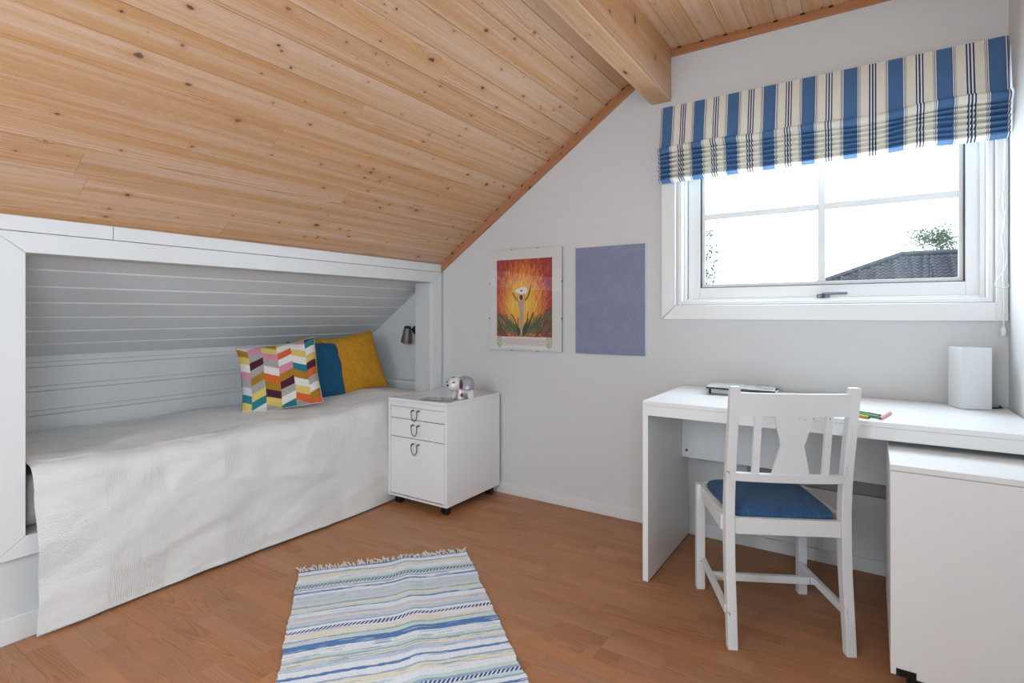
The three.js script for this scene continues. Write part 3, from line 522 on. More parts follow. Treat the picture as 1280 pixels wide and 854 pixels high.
// cushions
function cushionGeo(w, h, t, wob, uvs = 1) {
  const side = (sg) => grid(36, 36, (u, v) => {
    const a = u * 2 - 1, b = v * 2 - 1, pinch = 1 - 0.07 * (1 - b * b) * Math.abs(a) , pinch2 = 1 - 0.07 * (1 - a * a) * Math.abs(b);
    const th = t * 0.5 * Math.pow(clamp((1 - a * a * a * a) * (1 - b * b * b * b)), 0.55) * (0.8 + 0.2 * (1 - a * a) * (1 - b * b));
    const n = 0.009 * fbm(a * 2.2 + wob, b * 2.2 + sg) + 0.004 * noise(a * 6 + wob, b * 6) * Math.min(1, th * 30);
    return [a * w / 2 * pinch + 0.006 * noise(b * 2 + wob, 1), b * h / 2 * pinch2 + 0.008 * noise(a * 2 + wob, 5), sg * (th + n * Math.min(1, th * 20))];
  }, (u, v) => [u * uvs, v * uvs], sg < 0);
  const g = mergeVertices(mergeGeometries([side(1), side(-1)]), 1e-5); return g;
}
function cushion(name, label, w, h, t, wob, m, pos, lean, turn, roll, part = 'cover') {
  const g = thing(name, label, 'cushion', pos); g.rotation.order = 'YXZ'; g.rotation.set(-lean, turn, roll);
  const o = obj(part, cushionGeo(w, h, t, wob), m, g); o.position.y = h / 2; o.position.z = 0;
  const pip = []; for (let k = 0; k < 4; k++) for (let q = 0; q < 14; q++) { const s = q / 14 * 2 - 1, [a, b] = [[s, -1], [1, s], [-s, 1], [-1, -s]][k]; pip.push(new THREE.Vector3(a * w / 2 * (1 - 0.07 * (1 - b * b) * Math.abs(a)) + 0.006 * noise(b * 2 + wob, 1), h / 2 + b * h / 2 * (1 - 0.07 * (1 - a * a) * Math.abs(b)) + 0.008 * noise(a * 2 + wob, 5), 0)); }
  obj('seam', tube(pip, 0.0028, 150, 6, true), m, g);
  return g;
}
const chevTex = canvasTex(700, 700, (c, w, h) => {
  const pal = { w: '#e3ddd6', g: '#a9a39b', y: '#dcc06a', m: '#a8781c', o: '#d8602e', p: '#d58aa0', v: '#4a1530', t: '#1f7f86', s: '#cfd0d2' };
  const cols = ['smywpgs', 'gvgmgytw', 'ymypgwomv', 'smwwpmvgwt', 'gpwywtmwy', 'stywvogwmo'];
  c.fillStyle = pal.w; c.fillRect(0, 0, w, h);
  const seq = ['smywpgsty', 'pgvgmgytws', 'mypgwomvyg', 'wowpmvgwty', 'pwywtmwyog', 'twyvogwmov'];
  const xs = [0, 90, 215, 345, 470, 600, 700], H = 78;
  for (let k = 0; k < 6; k++) { const up = k % 2 ? -1 : 1; for (let j = -1; j < 11; j++) { const ch = seq[k][(j + 10) % 10] ?? 'w', x0 = xs[k], x1 = xs[k + 1], y = j * H + (k % 2 ? 30 : -30); c.fillStyle = pal[ch]; c.beginPath(); c.moveTo(x0, y - up * 26); c.lineTo(x1, y + up * 26); c.lineTo(x1, y + up * 26 + H); c.lineTo(x0, y - up * 26 + H); c.fill(); } }
});
const clothBump = dataTex(256, 256, (x, y, o) => { const v = 128 + 50 * noise(x / 1.3, y / 1.3) + 30 * noise(x / 6, y / 2); o[0] = o[1] = o[2] = v; }, false); clothBump.repeat.set(3, 3);
const chevM = new THREE.MeshPhysicalMaterial({ map: chevTex, roughness: 0.9, bumpMap: clothBump, bumpScale: 0.0006 });
const fabricTex = (r, g, b, sx, sy, amp) => { const t = dataTex(256, 256, (x, y, o) => { const v = 1 + amp * (noise(x / sx, y / sy) * 0.6 + noise(x / 1.6, y / 1.6) * 0.4); o[0] = r * v; o[1] = g * v; o[2] = b * v; }); t.repeat.set(2, 2); return t; };
const tealM = new THREE.MeshPhysicalMaterial({ map: fabricTex(22, 88, 124, 30, 2.2, 0.16), roughness: 0.9, bumpMap: clothBump, bumpScale: 0.001 });
const velvet = new THREE.MeshPhysicalMaterial({ map: fabricTex(196, 138, 22, 14, 14, 0.1), roughness: 0.85, sheen: 0.35, sheenColor: new THREE.Color(0.9, 0.7, 0.25), sheenRoughness: 0.4 });
const cg = 'cushions propped on the bed';
cushion('chevron_cushion', 'multicoloured chevron patterned cushion on the white bedspread', 0.405, 0.385, 0.12, 3.1, chevM, [-2.612, 0.572, 1.748], 0.42, 0.95, 0.10);
cushion('teal_cushion', 'plain dark teal linen cushion between chevron and mustard cushions', 0.32, 0.36, 0.12, 7.7, tealM, [-2.71, 0.578, 2.07], 0.36, 1.3, 0.0);
cushion('mustard_cushion', 'mustard velvet cushion leaning at the end wall of the niche', 0.36, 0.38, 0.11, 12.4, velvet, [-2.665, 0.588, 2.355], 0.34, 1.38, 0.12);
cushion('mustard_cushion', 'mustard cushion almost hidden behind the teal cushion', 0.24, 0.36, 0.06, 22.4, velvet, [-2.815, 0.575, 2.17], 0.24, 1.5, 0.0);
{ // reading spot in the niche
  const t = thing('wall_spotlight', 'small silver and black reading spotlight inside the niche', 'lamp', [-2.565, 0.972, W]);
  obj('wall_plate', cyl(new THREE.Vector3(0, 0, 0), new THREE.Vector3(0, 0, 0.015), 0.03), black, t);
  obj('arm', cyl(new THREE.Vector3(0, 0, 0.012), new THREE.Vector3(0, 0.01, 0.085), 0.006), black, t);
  const sh = obj('shade', (() => { const g = new THREE.LatheGeometry([[0.001, 0], [0.02, 0.0], [0.023, 0.004], [0.041, -0.098], [0.038, -0.098], [0.019, -0.004], [0.001, -0.004]].map(([a, b]) => new THREE.Vector2(a, b)), 28); return g; })(), new THREE.MeshStandardMaterial({ color: 0x98979b, roughness: 0.3, metalness: 0.9 }), t);
  sh.position.set(0, 0.015, 0.09); sh.rotation.set(0.25, 0, -0.32);
  obj('shade_cap', new THREE.CylinderGeometry(0.022, 0.024, 0.014, 24), black, sh);
}

/* ---------- drawer cabinet beside the bed ---------- */
function caster(parent, x, z, h = 0.05) {
  const g = new THREE.Group(); g.name = 'caster'; g.position.set(x, 0, z); parent.add(g);
  for (const s of [-1, 1]) { const w = obj('wheel', (() => { const q = new THREE.CylinderGeometry(h * 0.42, h * 0.42, 0.012, 20); q.rotateZ(Math.PI / 2); return q; })(), black, g); w.position.set(s * 0.011, h * 0.42, 0); }
  obj('fork', [bx(0.034, h * 0.4, 0.034, 0, h * 0.72, 0, 0.006), bx(0.006, h * 0.8, 0.03, 0, h * 0.5, 0, 0.002)], black, g);
  obj('mounting_plate', bx(0.048, 0.003, 0.048, 0, h - 0.0015, 0), black, g);
  return g;
}
{
  const x0 = -2.302, x1 = -1.868, n0 = 2.21, n1 = 2.70, w = x1 - x0, d = n1 - n0, H = 0.606, B = 0.052;
  const t = thing('drawer_cabinet', 'white drawer cabinet on black casters beside the bed', 'cabinet', [(x0 + x1) / 2, 0, (n0 + n1) / 2]);
  obj('carcass', [bx(0.016, H - B - 0.018, d, -w / 2 + 0.008, (H - 0.018 + B) / 2, 0, 0.0015), bx(0.016, H - B - 0.018, d, w / 2 - 0.008, (H - 0.018 + B) / 2, 0, 0.0015), bx(w - 0.034, 0.016, d - 0.002, 0, B + 0.008, 0), bx(w - 0.034, H - B - 0.04, 0.01, 0, (H + B) / 2, -d / 2 + 0.006), bx(w - 0.034, 0.03, d - 0.03, 0, H - 0.034, -0.014)], melamine, t);
  obj('top', bx(w, 0.0175, d, 0, H - 0.00875, 0, 0.0015), melamineGloss, t);
  obj('fascia', bx(w - 0.034, 0.026, 0.016, 0, H - 0.0315, d / 2 - 0.009, 0.001), melamine, t);
  let y = H - 0.047;
  for (const h of [0.063, 0.100, 0.325]) {
    const dr = obj('drawer', bx(w - 0.037, h, 0.017, 0, y - h / 2, d / 2 - 0.0095, 0.0012), melamine, t);
    const hd = obj('handle', [...[-1, 1].map((s) => tube([new THREE.Vector3(s * 0.02, 0, 0), new THREE.Vector3(s * 0.02, 0.002, 0.014), new THREE.Vector3(s * 0.0205, -0.004, 0.022)], 0.0044, 12, 8)),
      tube([[-0.02, 0], [-0.0205, -0.018], [-0.015, -0.041], [0, -0.053], [0.015, -0.041], [0.0205, -0.018], [0.02, 0]].map(([a, b]) => new THREE.Vector3(a, b - 0.002, 0.021)), 0.0026, 40, 8)], darkSteel, dr);
    hd.position.set(0.0, y - Math.min(h / 2 - 0.019, 0.026), d / 2 - 0.001);
    y -= h + 0.004;
  }
  for (const sx of [-1, 1]) for (const sz of [-1, 1]) caster(t, sx * (w / 2 - 0.045), sz * (d / 2 - 0.045), B);
}
{ // glazed animal figurine, a money box: pale head, red ears, mottled grey back
  const t = thing('animal_figurine', 'glazed ceramic elephant-like money box with red ears on the bedside cabinet', 'figurine', [-1.915, 0.606, 2.385], 1.1);
  const sph = (x, y, z, rx, ry, rz) => (p) => { const a = (p[0] - x) / rx, b = (p[1] - y) / ry, c = (p[2] - z) / rz, l = Math.hypot(a, b, c); return (l - 1) * Math.min(rx, ry, rz); };
  const cap = (x0, y0, z0, x1, y1, z1, r0, r1) => (p) => { const dx = x1 - x0, dy = y1 - y0, dz = z1 - z0, h = clamp(((p[0] - x0) * dx + (p[1] - y0) * dy + (p[2] - z0) * dz) / (dx * dx + dy * dy + dz * dz)); return Math.hypot(p[0] - x0 - dx * h, p[1] - y0 - dy * h, p[2] - z0 - dz * h) - lerp(r0, r1, h); };
  const smin = (a, b, k) => { const h = clamp(0.5 + 0.5 * (b - a) / k); return lerp(b, a, h) - k * h * (1 - h); };
  // local: the head looks along -x and a little to the viewer (+z)
  const parts = [sph(0.026, 0.074, 0, 0.056, 0.053, 0.05), sph(-0.04, 0.086, 0.008, 0.042, 0.04, 0.041), sph(-0.058, 0.072, 0.014, 0.024, 0.018, 0.026),
    cap(-0.012, 0.045, 0.024, -0.014, 0.012, 0.028, 0.018, 0.017), cap(-0.024, 0.045, -0.022, -0.03, 0.012, -0.026, 0.017, 0.017), cap(0.048, 0.045, 0.022, 0.05, 0.012, 0.026, 0.019, 0.018), cap(0.046, 0.045, -0.022, 0.048, 0.012, -0.026, 0.018, 0.018)];
  const f = (p) => { let d = 1; for (const q of parts) d = smin(d, q(p), 0.012); return Math.max(d, -p[1] + 0.001); };
  const res = 56, mc = new MarchingCubes(res, new THREE.MeshBasicMaterial(), false, false, 60000), sc = 0.1, cy = 0.065;
  for (let k = 0; k < res; k++) for (let j = 0; j < res; j++) for (let i = 0; i < res; i++) { const q = (v) => (v - res / 2) / (res / 2); mc.field[k * res * res + j * res + i] = -f([q(i) * sc, q(j) * sc + cy, q(k) * sc]); }
  mc.isolation = 0; mc.update();
  const n = mc.count, g = new THREE.BufferGeometry(), pos = new Float32Array(n * 3), col = new Float32Array(n * 3);
  for (let i = 0; i < n; i++) {
    const x = mc.positionArray[3 * i] * sc, y = mc.positionArray[3 * i + 1] * sc + cy, z = mc.positionArray[3 * i + 2] * sc; pos.set([x, y, z], 3 * i);
    const mot = 0.5 + 0.5 * noise(x * 260, y * 260 + z * 190), body = x > -0.008 + 0.012 * noise(y * 60, z * 60) && y > 0.052 + 0.005 * noise(x * 90, z * 90), fl = Math.hypot(x - 0.018, y - 0.066) < 0.011 && z > 0;
    const c = new THREE.Color(body ? (fl ? 0xe8e8ec : 0x7c818c) : 0xe2e1df); if (body && !fl) c.lerp(new THREE.Color(0xc2c6cf), mot * 0.7);
    if (z > 0.03 && Math.hypot(x + 0.012, (y - 0.026) * 0.8) < 0.010) c.set(0x6e2420);
    if (z > 0.01 && x < -0.02 && Math.hypot(x + 0.034, y - 0.044) < 0.008) c.set(0xd8a23c);
    col.set([c.r, c.g, c.b], 3 * i);
  }
  g.setAttribute('position', new THREE.BufferAttribute(pos, 3)); g.setAttribute('color', new THREE.BufferAttribute(col, 3));
  const gg = mergeVertices(g, 1e-5); gg.computeVertexNormals(); metres(gg);
  obj('body', gg, new THREE.MeshPhysicalMaterial({ vertexColors: true, roughness: 0.15, clearcoat: 0.8, clearcoatRoughness: 0.05 }), t);
  const glaze = (c) => new THREE.MeshPhysicalMaterial({ color: c, roughness: 0.12, clearcoat: 0.8 });
  const red = glaze(0x6a1f1c), blk = glaze(0x16161a);
  const ell = (rx, ry, rz, x, y, z, ry0 = 0) => { const q = new THREE.SphereGeometry(1, 18, 12); q.scale(rx, ry, rz); q.rotateY(ry0); q.translate(x, y, z); return q; };
  obj('ear', ell(0.013, 0.029, 0.006, -0.018, 0.086, 0.047, 0.3), red, t); obj('ear', ell(0.012, 0.029, 0.006, -0.04, 0.088, -0.034, -0.2), blk, t);
  obj('eye', ell(0.0075, 0.006, 0.004, -0.06, 0.098, 0.0405, -0.7), blk, t); obj('eye', ell(0.004, 0.006, 0.0075, -0.0795, 0.098, -0.004, 0.0), blk, t);
  obj('nose', ell(0.008, 0.007, 0.009, -0.0815, 0.082, 0.014, 0), blk, t); obj('forehead_mark', ell(0.011, 0.003, 0.005, -0.05, 0.1245, 0.014), blk, t);
}
{
  const t = thing('leaflet', 'grey printed leaflet lying on the bedside cabinet', 'leaflet', [-2.0, 0.606, 2.30], 0.28);
  const tx = canvasTex(256, 160, (c, w, h) => { c.fillStyle = '#8d8f92'; c.fillRect(0, 0, w, h); for (let k = 0; k < 260; k++) { c.fillStyle = ['#4a4b4e', '#c4c6c8', '#6d6f72', '#2f3033', '#a9abad'][Math.floor(rnd() * 5)]; c.globalAlpha = 0.5; c.fillRect(R(0, w), R(0, h), R(4, 34), R(3, 16)); } c.globalAlpha = 1; c.strokeStyle = '#3a3b3e'; c.lineWidth = 9; c.strokeRect(0, 0, w, h); });
  obj('sheet', bx(0.19, 0.0025, 0.115, 0, 0.00125, 0), new THREE.MeshStandardMaterial({ color: 0x55565a, roughness: 0.4 }), t);
  const p = new THREE.PlaneGeometry(0.19, 0.115); p.rotateX(-Math.PI / 2); const q = obj('print', p, new THREE.MeshPhysicalMaterial({ map: tx, roughness: 0.2, clearcoat: 0.5 }), t); q.position.y = 0.0031;
}

/* ---------- desk ---------- */
const DX0 = -0.769, DX1 = 0.424, DN0 = 2.122, DN1 = 2.705, DH = 0.73;
{
  const cx = (DX0 + DX1) / 2, cn = (DN0 + DN1) / 2, w = DX1 - DX0, d = DN1 - DN0;
  const t = thing('desk', 'long white desk with side panels standing under the window', 'desk', [cx, 0, cn]);
  obj('desktop', bx(w, 0.017, d, 0, DH - 0.0085, 0, 0.0015), melamine, t);
  for (const s of [-1, 1]) obj('side_panel', bx(0.0225, DH - 0.0175 - 0.004, d - 0.004, s * (w / 2 - 0.01125), (DH - 0.0175 + 0.004) / 2, 0, 0.0015), melamine, t);
  obj('apron', bx(w - 0.046, 0.040, 0.017, 0, DH - 0.0375, d / 2 - 0.0085, 0.0015), melamine, t);
  const b = obj('back_panel', bx(w - 0.046, 0.306, 0.016, 0, 0.406 + 0.153, d / 2 - (2.60 - DN0), 0.0012), melamine, t);
  for (const s of [-1, 1]) obj('screw', (() => { const g = new THREE.CylinderGeometry(0.006, 0.006, 0.003, 14); g.rotateX(Math.PI / 2); g.translate(s * (w / 2 - 0.045), 0.44, d / 2 - (2.60 - DN0) + 0.009); return g; })(), darkSteel, b);
  for (const s of [-1, 1]) obj('foot', bx(0.02, 0.004, d - 0.06, s * (w / 2 - 0.011), 0.002, 0), black, t);
}
{ // electric panel heater on the wall under the desk
  const t = thing('panel_heater', 'white electric panel heater low on the wall under the desk', 'heater', [-0.04, 0, W]);
  obj('front_panel', bx(0.88, 0.255, 0.012, 0, 0.208, 0.07, 0.004), panelPaint, t);
  obj('housing', bx(0.86, 0.25, 0.046, 0, 0.205, 0.038, 0.006), panelPaint, t);
  obj('grille', bx(0.86, 0.085, 0.05, 0, 0.375, 0.045, 0.012), new THREE.MeshStandardMaterial({ color: 0x9a999c, roughness: 0.6 }), t);
  obj('side_cap', bx(0.012, 0.27, 0.06, -0.444, 0.21, 0.045, 0.004), panelPaint, t);
  for (const s of [-1, 1]) obj('wall_bracket', bx(0.03, 0.2, 0.03, s * 0.3, 0.22, 0.016), darkSteel, t);
  tag(obj('heater_cable', tube([[-0.45, 0.075, 2.70], [-0.40, 0.068, 2.69], [-0.3, 0.069, 2.692], [-0.2, 0.068, 2.69], [-0.12, 0.08, 2.69], [-0.05, 0.1, 2.69]].map((p) => V(...p)), 0.0028, 50, 6), black), 'thin dark cable running along the baseboard under the heater', 'cable');
}
{ // mobile pedestal pulled out from under the desk
  const x0 = 0.046, x1 = 0.425, n0 = 1.872, n1 = 2.42, w = x1 - x0, d = n1 - n0, B = 0.065, H = 0.655;
  const t = thing('pedestal', 'white pedestal cabinet on casters pulled out from under the desk', 'cabinet', [(x0 + x1) / 2, 0, (n0 + n1) / 2]);
  obj('carcass', bx(w, H - B - 0.0185, d, 0, (H - 0.0185 + B) / 2, 0, 0.002), melamine, t);
  obj('top', bx(w + 0.002, 0.017, d + 0.004, 0, H - 0.0085, 0, 0.002), melamine, t);
  for (const sx of [-1, 1]) for (const sz of [-1, 1]) caster(t, sx * (w / 2 - 0.055), sz * (d / 2 - 0.035), B);
  for (const sx of [-1, 1]) obj('bracket', bx(0.046, 0.02, 0.003, sx * (w / 2 - 0.036), B + 0.0102, d / 2 + 0.0012, 0.0005), black, t);
}

/* ---------- chair ---------- */
{
  const t = thing('chair', 'white painted wooden chair with blue seat pad, drawn up to the desk', 'chair', [-0.232, 0, 1.978], Math.atan2(0.46, 0.887));
  const hw = 0.18, hf = 0.19, dep = -0.352;
  const rear = (s) => { // swept post: splayed foot, upright at the seat, raked back above it
    const c = [[0, 0.036], [0.12, 0.022], [0.25, 0.006], [0.36, 0], [0.44, 0], [0.52, 0.006], [0.65, 0.027], [0.75, 0.046], [0.847, 0.064]], pr = new THREE.CatmullRomCurve3(c.map(([y, z]) => new THREE.Vector3(0, y, z)));
    const P = pr.getPoints(28), sh = [], dpt = (y) => y < 0.36 ? lerp(0.026, 0.036, y / 0.36) : lerp(0.036, 0.024, (y - 0.36) / 0.487);
    for (const p of P) sh.push(new THREE.Vector2(p.z + dpt(p.y) / 2, p.y)); for (const p of P.slice().reverse()) sh.push(new THREE.Vector2(p.z - dpt(p.y) / 2, p.y));
    const g = new THREE.ExtrudeGeometry(new THREE.Shape(sh), { depth: 0.026, bevelEnabled: true, bevelSize: 0.0018, bevelThickness: 0.002, bevelSegments: 1 }); g.rotateY(-Math.PI / 2); g.translate(s * hw + 0.013, 0, 0); return toCreasedNormals(metres(g), 0.6);
  };
  for (const s of [-1, 1]) obj('leg', rear(s), chairPaint, t);
  for (const s of [-1, 1]) obj('leg', bx(0.032, 0.412, 0.032, s * hf, 0.206, dep, 0.003), chairPaint, t);
  // seat rails
  obj('seat_rail', bx(2 * hw - 0.032, 0.052, 0.02, 0, 0.385, 0.004, 0.002), chairPaint, t);
  obj('seat_rail', bx(2 * hf - 0.034, 0.05, 0.02, 0, 0.39, dep - 0.004, 0.002), chairPaint, t);
  for (const s of [-1, 1]) { const a = Math.atan2(hf - hw, -dep); const g = bx(0.018, 0.052, -dep - 0.034, 0, 0.386, 0, 0.002); g.rotateY(s * a * 1); g.translate(s * (hw + hf) / 2 + s * 0.003, 0, dep / 2); obj('seat_rail', g, chairPaint, t); }
  // upholstered drop-in seat
  const seat = obj('seat', (() => {
    const ex = 0.0105, q = (a) => Math.sign(a) * Math.pow(Math.abs(a), 0.22);
    const prof = [[0.1, 0.443], [0.45, 0.4425], [0.7, 0.440], [0.88, 0.435], [0.96, 0.4285], [1.0, 0.418], [0.995, 0.4085], [0.9, 0.405], [0.02, 0.405]];
    return grid(64, prof.length, (u, v) => { const k = Math.min(prof.length, Math.round(v * prof.length)), [r, y] = k === 0 ? [0.0, 0.4432] : prof[k - 1]; const a = u * Math.PI * 2, x = q(Math.cos(a)), z = q(Math.sin(a)), hz = (-dep) / 2 - 0.002; const wz = lerp(hf, hw, (z + 1) / 2) - 0.014; return [x * wz * r, y, dep / 2 + z * hz * r - 0.004]; }, (u, v) => { const k = Math.round(v * prof.length), r = k ? prof[k - 1][0] : 0; return [0.5 + 0.5 * r * q(Math.cos(u * 6.2832)), 0.5 + 0.5 * r * q(Math.sin(u * 6.2832))]; }, true);
  })(), new THREE.MeshPhysicalMaterial({ map: (() => { const x = fabricTex(48, 86, 128, 1.4, 26, 0.3); x.repeat.set(1.5, 1.5); return x; })(), roughness: 0.9, sheen: 0.3, sheenColor: new THREE.Color(0.5, 0.6, 0.75), bumpMap: clothBump, bumpScale: 0.0008 }), t);
  seat.userData.label = 'worn blue upholstered seat pad';
  // back: curved top rail, lower rail, two slats and a waisted splat, all raked with the posts
  const zAt = (y) => lerp(0.0, 0.062, clamp((y - 0.44) / 0.40)) + 0.002, bow = (x) => 0.014 * (1 - (x / hw) * (x / hw));
  const panel = (x0, x1, y0, y1, th, w0, w1, w2, wb = bow) => { // a vertical board with half-widths w0 (bottom), w1 (waist), w2 (top) around its centre
    const cx = (x0 + x1) / 2, nx = 10, ny = 10, hwid = (v) => w0 === undefined ? (x1 - x0) / 2 : v < 0.5 ? lerp(w0, w1, v * 2) : lerp(w1, w2, v * 2 - 1);
    const F = (s) => (u, v) => { const x = cx + (u * 2 - 1) * hwid(v), y = lerp(y0, y1, v); return [x, y, zAt(y) + wb(x) + s * th / 2]; };
    const E = (fn) => fn; const gs = [grid(nx, ny, F(1), (u, v) => [cx + u * (x1 - x0), v * (y1 - y0)]), grid(nx, ny, F(-1), (u, v) => [cx + u * (x1 - x0), v * (y1 - y0)], true)];
    for (const [e, fl] of [[0, false], [1, true]]) { gs.push(grid(1, ny, (u, v) => F(u * 2 - 1)(e, v), null, fl)); gs.push(grid(nx, 1, (u, v) => F(v * 2 - 1)(u, e), null, !!e === false ? false : true)); }
    const g = mergeGeometries(gs); return g;
  };
  obj('top_rail', panel(-hw + 0.012, hw - 0.012, 0.757, 0.829, 0.018), chairPaint, t);
  obj('lower_rail', panel(-hw + 0.012, hw - 0.012, 0.538, 0.564, 0.022), chairPaint, t);
  for (const s of [-1, 1]) { const g = obj('slat', panel(s * 0.107 - 0.0105, s * 0.107 + 0.0105, 0.563, 0.758, 0.012), chairPaint, t); }
  obj('splat', panel(-0.06, 0.06, 0.563, 0.758, 0.010, 0.058, 0.035, 0.060), chairPaint, t);
  // H stretcher
  for (const s of [-1, 1]) { const a = Math.atan2(hf - hw, -dep - 0.02); const g = bx(0.016, 0.026, -dep + 0.0, 0, 0.112, 0, 0.002); g.rotateY(s * a); g.translate(s * (hw + hf) / 2, 0, dep / 2 + 0.012); obj('stretcher', g, chairPaint, t); }
  obj('stretcher', bx(hw + hf - 0.012, 0.026, 0.018, 0, 0.112, dep * 0.62, 0.002), chairPaint, t);
}

/* ---------- things on the desk ---------- */
{
  const cover = (a, b) => canvasTex(256, 256, (c, w, h) => { c.fillStyle = a; c.fillRect(0, 0, w, h); for (let k = 0; k < 60; k++) { c.fillStyle = b[Math.floor(rnd() * b.length)]; c.globalAlpha = 0.6; c.fillRect(R(0, w), R(0, h), R(10, 70), R(4, 30)); } });
  const pages = new THREE.MeshStandardMaterial({ color: 0xe6e1d8, roughness: 0.9 }), dark = new THREE.MeshStandardMaterial({ color: 0x2a2a2c, roughness: 0.5 });
  const t = thing('book', 'thick dark-covered book with pale pages lying flat on the desk', 'book', [-0.465, DH, 2.555], -0.1);
  obj('page_block', bx(0.236, 0.018, 0.166, 0.003, 0.0115, 0), pages, t);
  obj('front_cover', bx(0.245, 0.002, 0.175, 0, 0.0217, 0, 0.0005), dark, t); obj('back_cover', bx(0.245, 0.002, 0.175, 0, 0.001, 0, 0.0005), dark, t); obj('spine', bx(0.002, 0.0195, 0.175, -0.1217, 0.0114, 0, 0.0005), dark, t);
  const m = thing('magazine', 'thin black-edged magazine lying crooked on top of the book', 'magazine', [-0.475, DH + 0.023, 2.548], 0.12);
  const mg = new THREE.Group(); m.rotation.order = 'YXZ'; m.rotation.z = -0.012;
  obj('pages', bx(0.27, 0.007, 0.195, 0, 0.0052, 0), dark, m);
  const p = new THREE.PlaneGeometry(0.27, 0.195); p.rotateX(-Math.PI / 2); const q = obj('cover', p, new THREE.MeshPhysicalMaterial({ map: cover('#cfd0d1', ['#8a8c90', '#e8e8e8', '#55585c', '#b7b9bb', '#d9d9d9']), roughness: 0.3 }), m); q.position.y = 0.0093;
}
{ // felt pens
  const pen = (label, body, capc, [x, n], turn, L) => {
    const t = thing('felt_pen', label, 'pen', [x, DH + 0.0055, n], turn, 'felt pens on the desk');
    const c = (a, b, r0, r1) => cyl(new THREE.Vector3(a, 0, 0), new THREE.Vector3(b, 0, 0), r0, r1, 14);
    obj('barrel', c(-L / 2, L * 0.18, 0.005, 0.005), new THREE.MeshStandardMaterial({ color: body, roughness: 0.4 }), t);
    obj('cap', c(L * 0.18, L / 2, 0.0055, 0.005), new THREE.MeshStandardMaterial({ color: capc, roughness: 0.4 }), t);
    obj('end_plug', c(L / 2, L / 2 + 0.004, 0.0035, 0.003), new THREE.MeshStandardMaterial({ color: 0x3a3a3c, roughness: 0.5 }), t);
  };
  pen('yellow felt pen lying in front of the green felt pens', 0xe8c63a, 0xdbb028, [-0.055, 2.205], -0.72, 0.13);
  pen('green felt pen with a pale end beside the yellow pen', 0x3f9a62, 0x4fa274, [-0.032, 2.228], -0.66, 0.14);
  pen('dark green felt pen behind the other green pen', 0x2f7a4e, 0x15201c, [-0.028, 2.258], -0.66, 0.14);
  pen('pink felt pen lying apart from the others', 0xef9fae, 0xf0a6b4, [0.041, 2.235], 1.35 + Math.PI, 0.14);
}
{ // frosted acrylic table lamp, a folded prism
  const t = thing('table_lamp', 'frosted white prism-shaped table lamp in the corner of the desk', 'lamp', [0.30, DH, 2.615]);
  const loc = (x, n) => new THREE.Vector2(x - 0.30, 2.615 - n), P = [loc(0.279, 2.569), loc(0.364, 2.6), loc(0.336, 2.69), loc(0.248, 2.655)];
  const ring = (o) => { const c = P.reduce((a, b) => a.clone().add(b)).multiplyScalar(0.25); return P.map((p) => c.clone().add(p.clone().sub(c).multiplyScalar(o))); };
  const outer = ring(1), inner = ring(0.955), sh = new THREE.Shape(outer.map((p) => new THREE.Vector2(p.x, -p.y))); sh.holes.push(new THREE.Path(inner.map((p) => new THREE.Vector2(p.x, -p.y))));
  const g = new THREE.ExtrudeGeometry(sh, { depth: 0.222, bevelEnabled: true, bevelSize: 0.0008, bevelThickness: 0.0008, bevelSegments: 1 }); g.rotateX(-Math.PI / 2);
  obj('shade', metres(g), new THREE.MeshPhysicalMaterial({ color: 0xf6f7f8, roughness: 0.4, transmission: 0.25, thickness: 0 }), t).position.y = 0.003;
  obj('base', [bx(0.06, 0.008, 0.06, 0.008, 0.004, -0.01, 0.002), cyl(new THREE.Vector3(0.008, 0.006, -0.01), new THREE.Vector3(0.008, 0.05, -0.01), 0.016)], plasticWhite, t);
  obj('bulb', (() => { const q = new THREE.SphereGeometry(0.026, 16, 12); q.translate(0.008, 0.085, -0.01); return q; })(), new THREE.MeshPhysicalMaterial({ color: 0xf2f2f0, roughness: 0.4 }), t);
  obj('cord', tube([[0.05, 0.004, -0.03], [0.075, 0.005, -0.02], [0.095, 0.005, -0.035], [0.105, 0.004, -0.07], [0.1, 0.004, -0.085]].map((p) => new THREE.Vector3(...p)), 0.0028, 30, 6), black, t);
}
{ // plug near the baseboard beside the desk
  const t = thing('wall_plug', 'small black plug in a socket above the baseboard beside the desk', 'plug', [-0.81, 0.07, W]);
  obj('socket', bx(0.03, 0.05, 0.02, 0, 0.028, 0.01, 0.004), plasticWhite, t);
  obj('plug', bx(0.016, 0.026, 0.026, 0, 0.024, 0.033, 0.005), black, t);
}

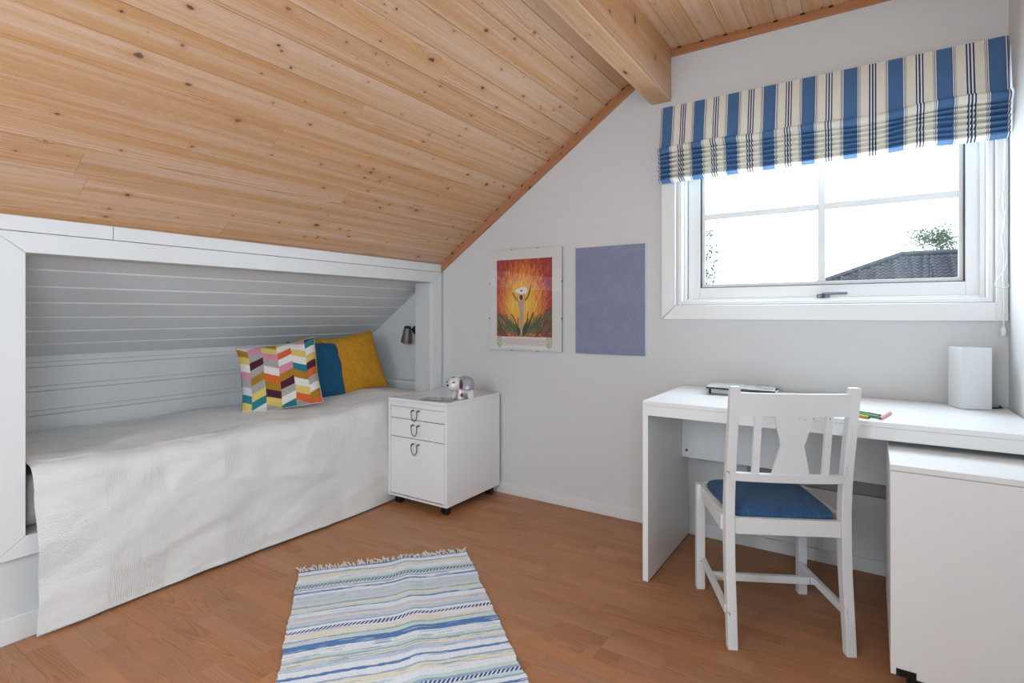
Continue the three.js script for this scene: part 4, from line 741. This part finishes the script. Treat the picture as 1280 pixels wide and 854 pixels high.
/* ---------- rag rug ---------- */
{
  const Lr = 1.36, Wr = 0.706, dir = Math.atan2(0.538, 0.457);
  const t = thing('rag_rug', 'blue and white striped woven rag rug with fringed end on the floor', 'rug', [-1.983, 0, 1.403], dir);
  // local x along the fringed end, local z along the rug
  const pal = { w: [238, 241, 248], l: [208, 217, 236], c: [236, 230, 214], m: [210, 228, 222], b: [92, 134, 188], d: [58, 82, 134], g: [158, 186, 206], p: [216, 214, 230] };
  const rows = []; { let y = 0; const add = (c, h) => { rows.push([y, y + h, c]); y += h; };
    add('b', 0.010); const unit = [['w', 0.028], ['g', 0.009], ['c', 0.028], ['w', 0.03], ['m', 0.018], ['g', 0.012], ['d', 0.017, 1], ['m', 0.012], ['g', 0.008], ['w', 0.018], ['b', 0.012], ['w', 0.018], ['l', 0.018], ['m', 0.022], ['p', 0.018], ['m', 0.016], ['g', 0.010], ['c', 0.02], ['m', 0.012], ['b', 0.006], ['w', 0.03], ['p', 0.02], ['c', 0.014], ['l', 0.02], ['g', 0.008], ['w', 0.016], ['d', 0.019, 1], ['w', 0.01], ['c', 0.03], ['g', 0.008], ['m', 0.022], ['b', 0.034], ['w', 0.034], ['m', 0.016], ['g', 0.008], ['c', 0.022], ['l', 0.02], ['w', 0.026], ['b', 0.012]];
    while (y < Lr) for (const [c, h, tw] of unit) { rows.push([y, y + h, c, tw]); y += h; } }
  const tx = dataTex(512, 1536, (x, y, o) => {
    const u = x / 512 * Wr, v = y / 1536 * Lr, vv = v + 0.0035 * noise(u * 9, v * 40) + 0.0016 * noise(u * 60, v * 90);
    const r = rows.find((q) => vv >= q[0] && vv < q[1]) ?? rows[0]; let c = pal[r[2]];
    if (r[3]) c = ((u * 72 + (vv - r[0]) / (r[1] - r[0]) * 0.9) % 1 + 1) % 1 < 0.55 ? pal.d : pal.w;
    else if (noise(u * 14 + r[0] * 99, vv * 260) > 0.52) c = pal[['g', 'l', 'w', 'p'][Math.floor(hash(Math.floor(r[0] * 1000), 4) * 4)]];
    const n = 14 * noise(x * 0.55, y * 0.9) + 8 * noise(x * 0.2, y * 1.1), thr = (x % 5 < 1 ? -7 : 0);
    o[0] = c[0] + n + thr; o[1] = c[1] + n + thr; o[2] = c[2] + n + thr;
  });
  const bump = dataTex(512, 1024, (x, y, o) => { o[0] = o[1] = o[2] = 128 + 60 * Math.sin(y * 0.85 + (x % 10 < 5 ? 0 : 3.1)) + 20 * noise(x / 3, y / 2); }, false);
  const m = new THREE.MeshPhysicalMaterial({ map: tx, roughness: 0.95, bumpMap: bump, bumpScale: 0.0015, side: THREE.DoubleSide }); m.name = 'rag_weave';
  const H = (u, v) => { const mid = u - 0.57 - 0.04 * (1 - v); return 0.007 + 0.010 * Math.exp(-mid * mid * 260) + 0.0025 * Math.max(0, noise(u * 4, v * 6)); };
  const E = (v) => 0.004 * noise(v * 34, 2) + 0.003 * noise(v * 90, 5);
  const P = (u, v, top) => [lerp(E(v), Wr + E(v + 7), u), top ? H(u, v) : H(u, v) - 0.006, v * Lr + 0.006 * noise(u * 4, 3)];
  obj('weave', [grid(60, 160, (u, v) => P(u, v, 1), null, true), grid(60, 160, (u, v) => P(u, v, 0), null, false), grid(60, 1, (u, v) => P(u, 0, v), (u) => [u, 0.001]), grid(60, 1, (u, v) => P(u, 1, v), (u) => [u, 0.999], true), grid(160, 1, (u, v) => P(0, u, v), (u) => [0.001, u], true), grid(160, 1, (u, v) => P(1, u, v), (u) => [0.999, u])], m, t);
  const yarn = new THREE.MeshStandardMaterial({ color: 0xded9d0, roughness: 0.95 });
  for (let k = 0; k < 84; k++) {
    const x = (k + 0.5) / 84 * Wr + R(-0.003, 0.003), l = R(0.026, 0.054), sw = R(-0.022, 0.022), y = H(x / Wr, 0);
    obj('fringe_tassel', tube([new THREE.Vector3(x, y - 0.003, 0.004), new THREE.Vector3(x + sw * 0.3, y, -l * 0.3), new THREE.Vector3(x + sw, 0.004 + R(0, 0.006), -l * 0.7), new THREE.Vector3(x + sw * R(0.6, 2), 0.0035 + R(0, 0.004), -l)], R(0.0026, 0.004), 8, 5), yarn, t);
  }
}

scene.traverse((o) => { if (o.isMesh) o.castShadow = o.receiveShadow = true; });
renderer.render(scene, camera);
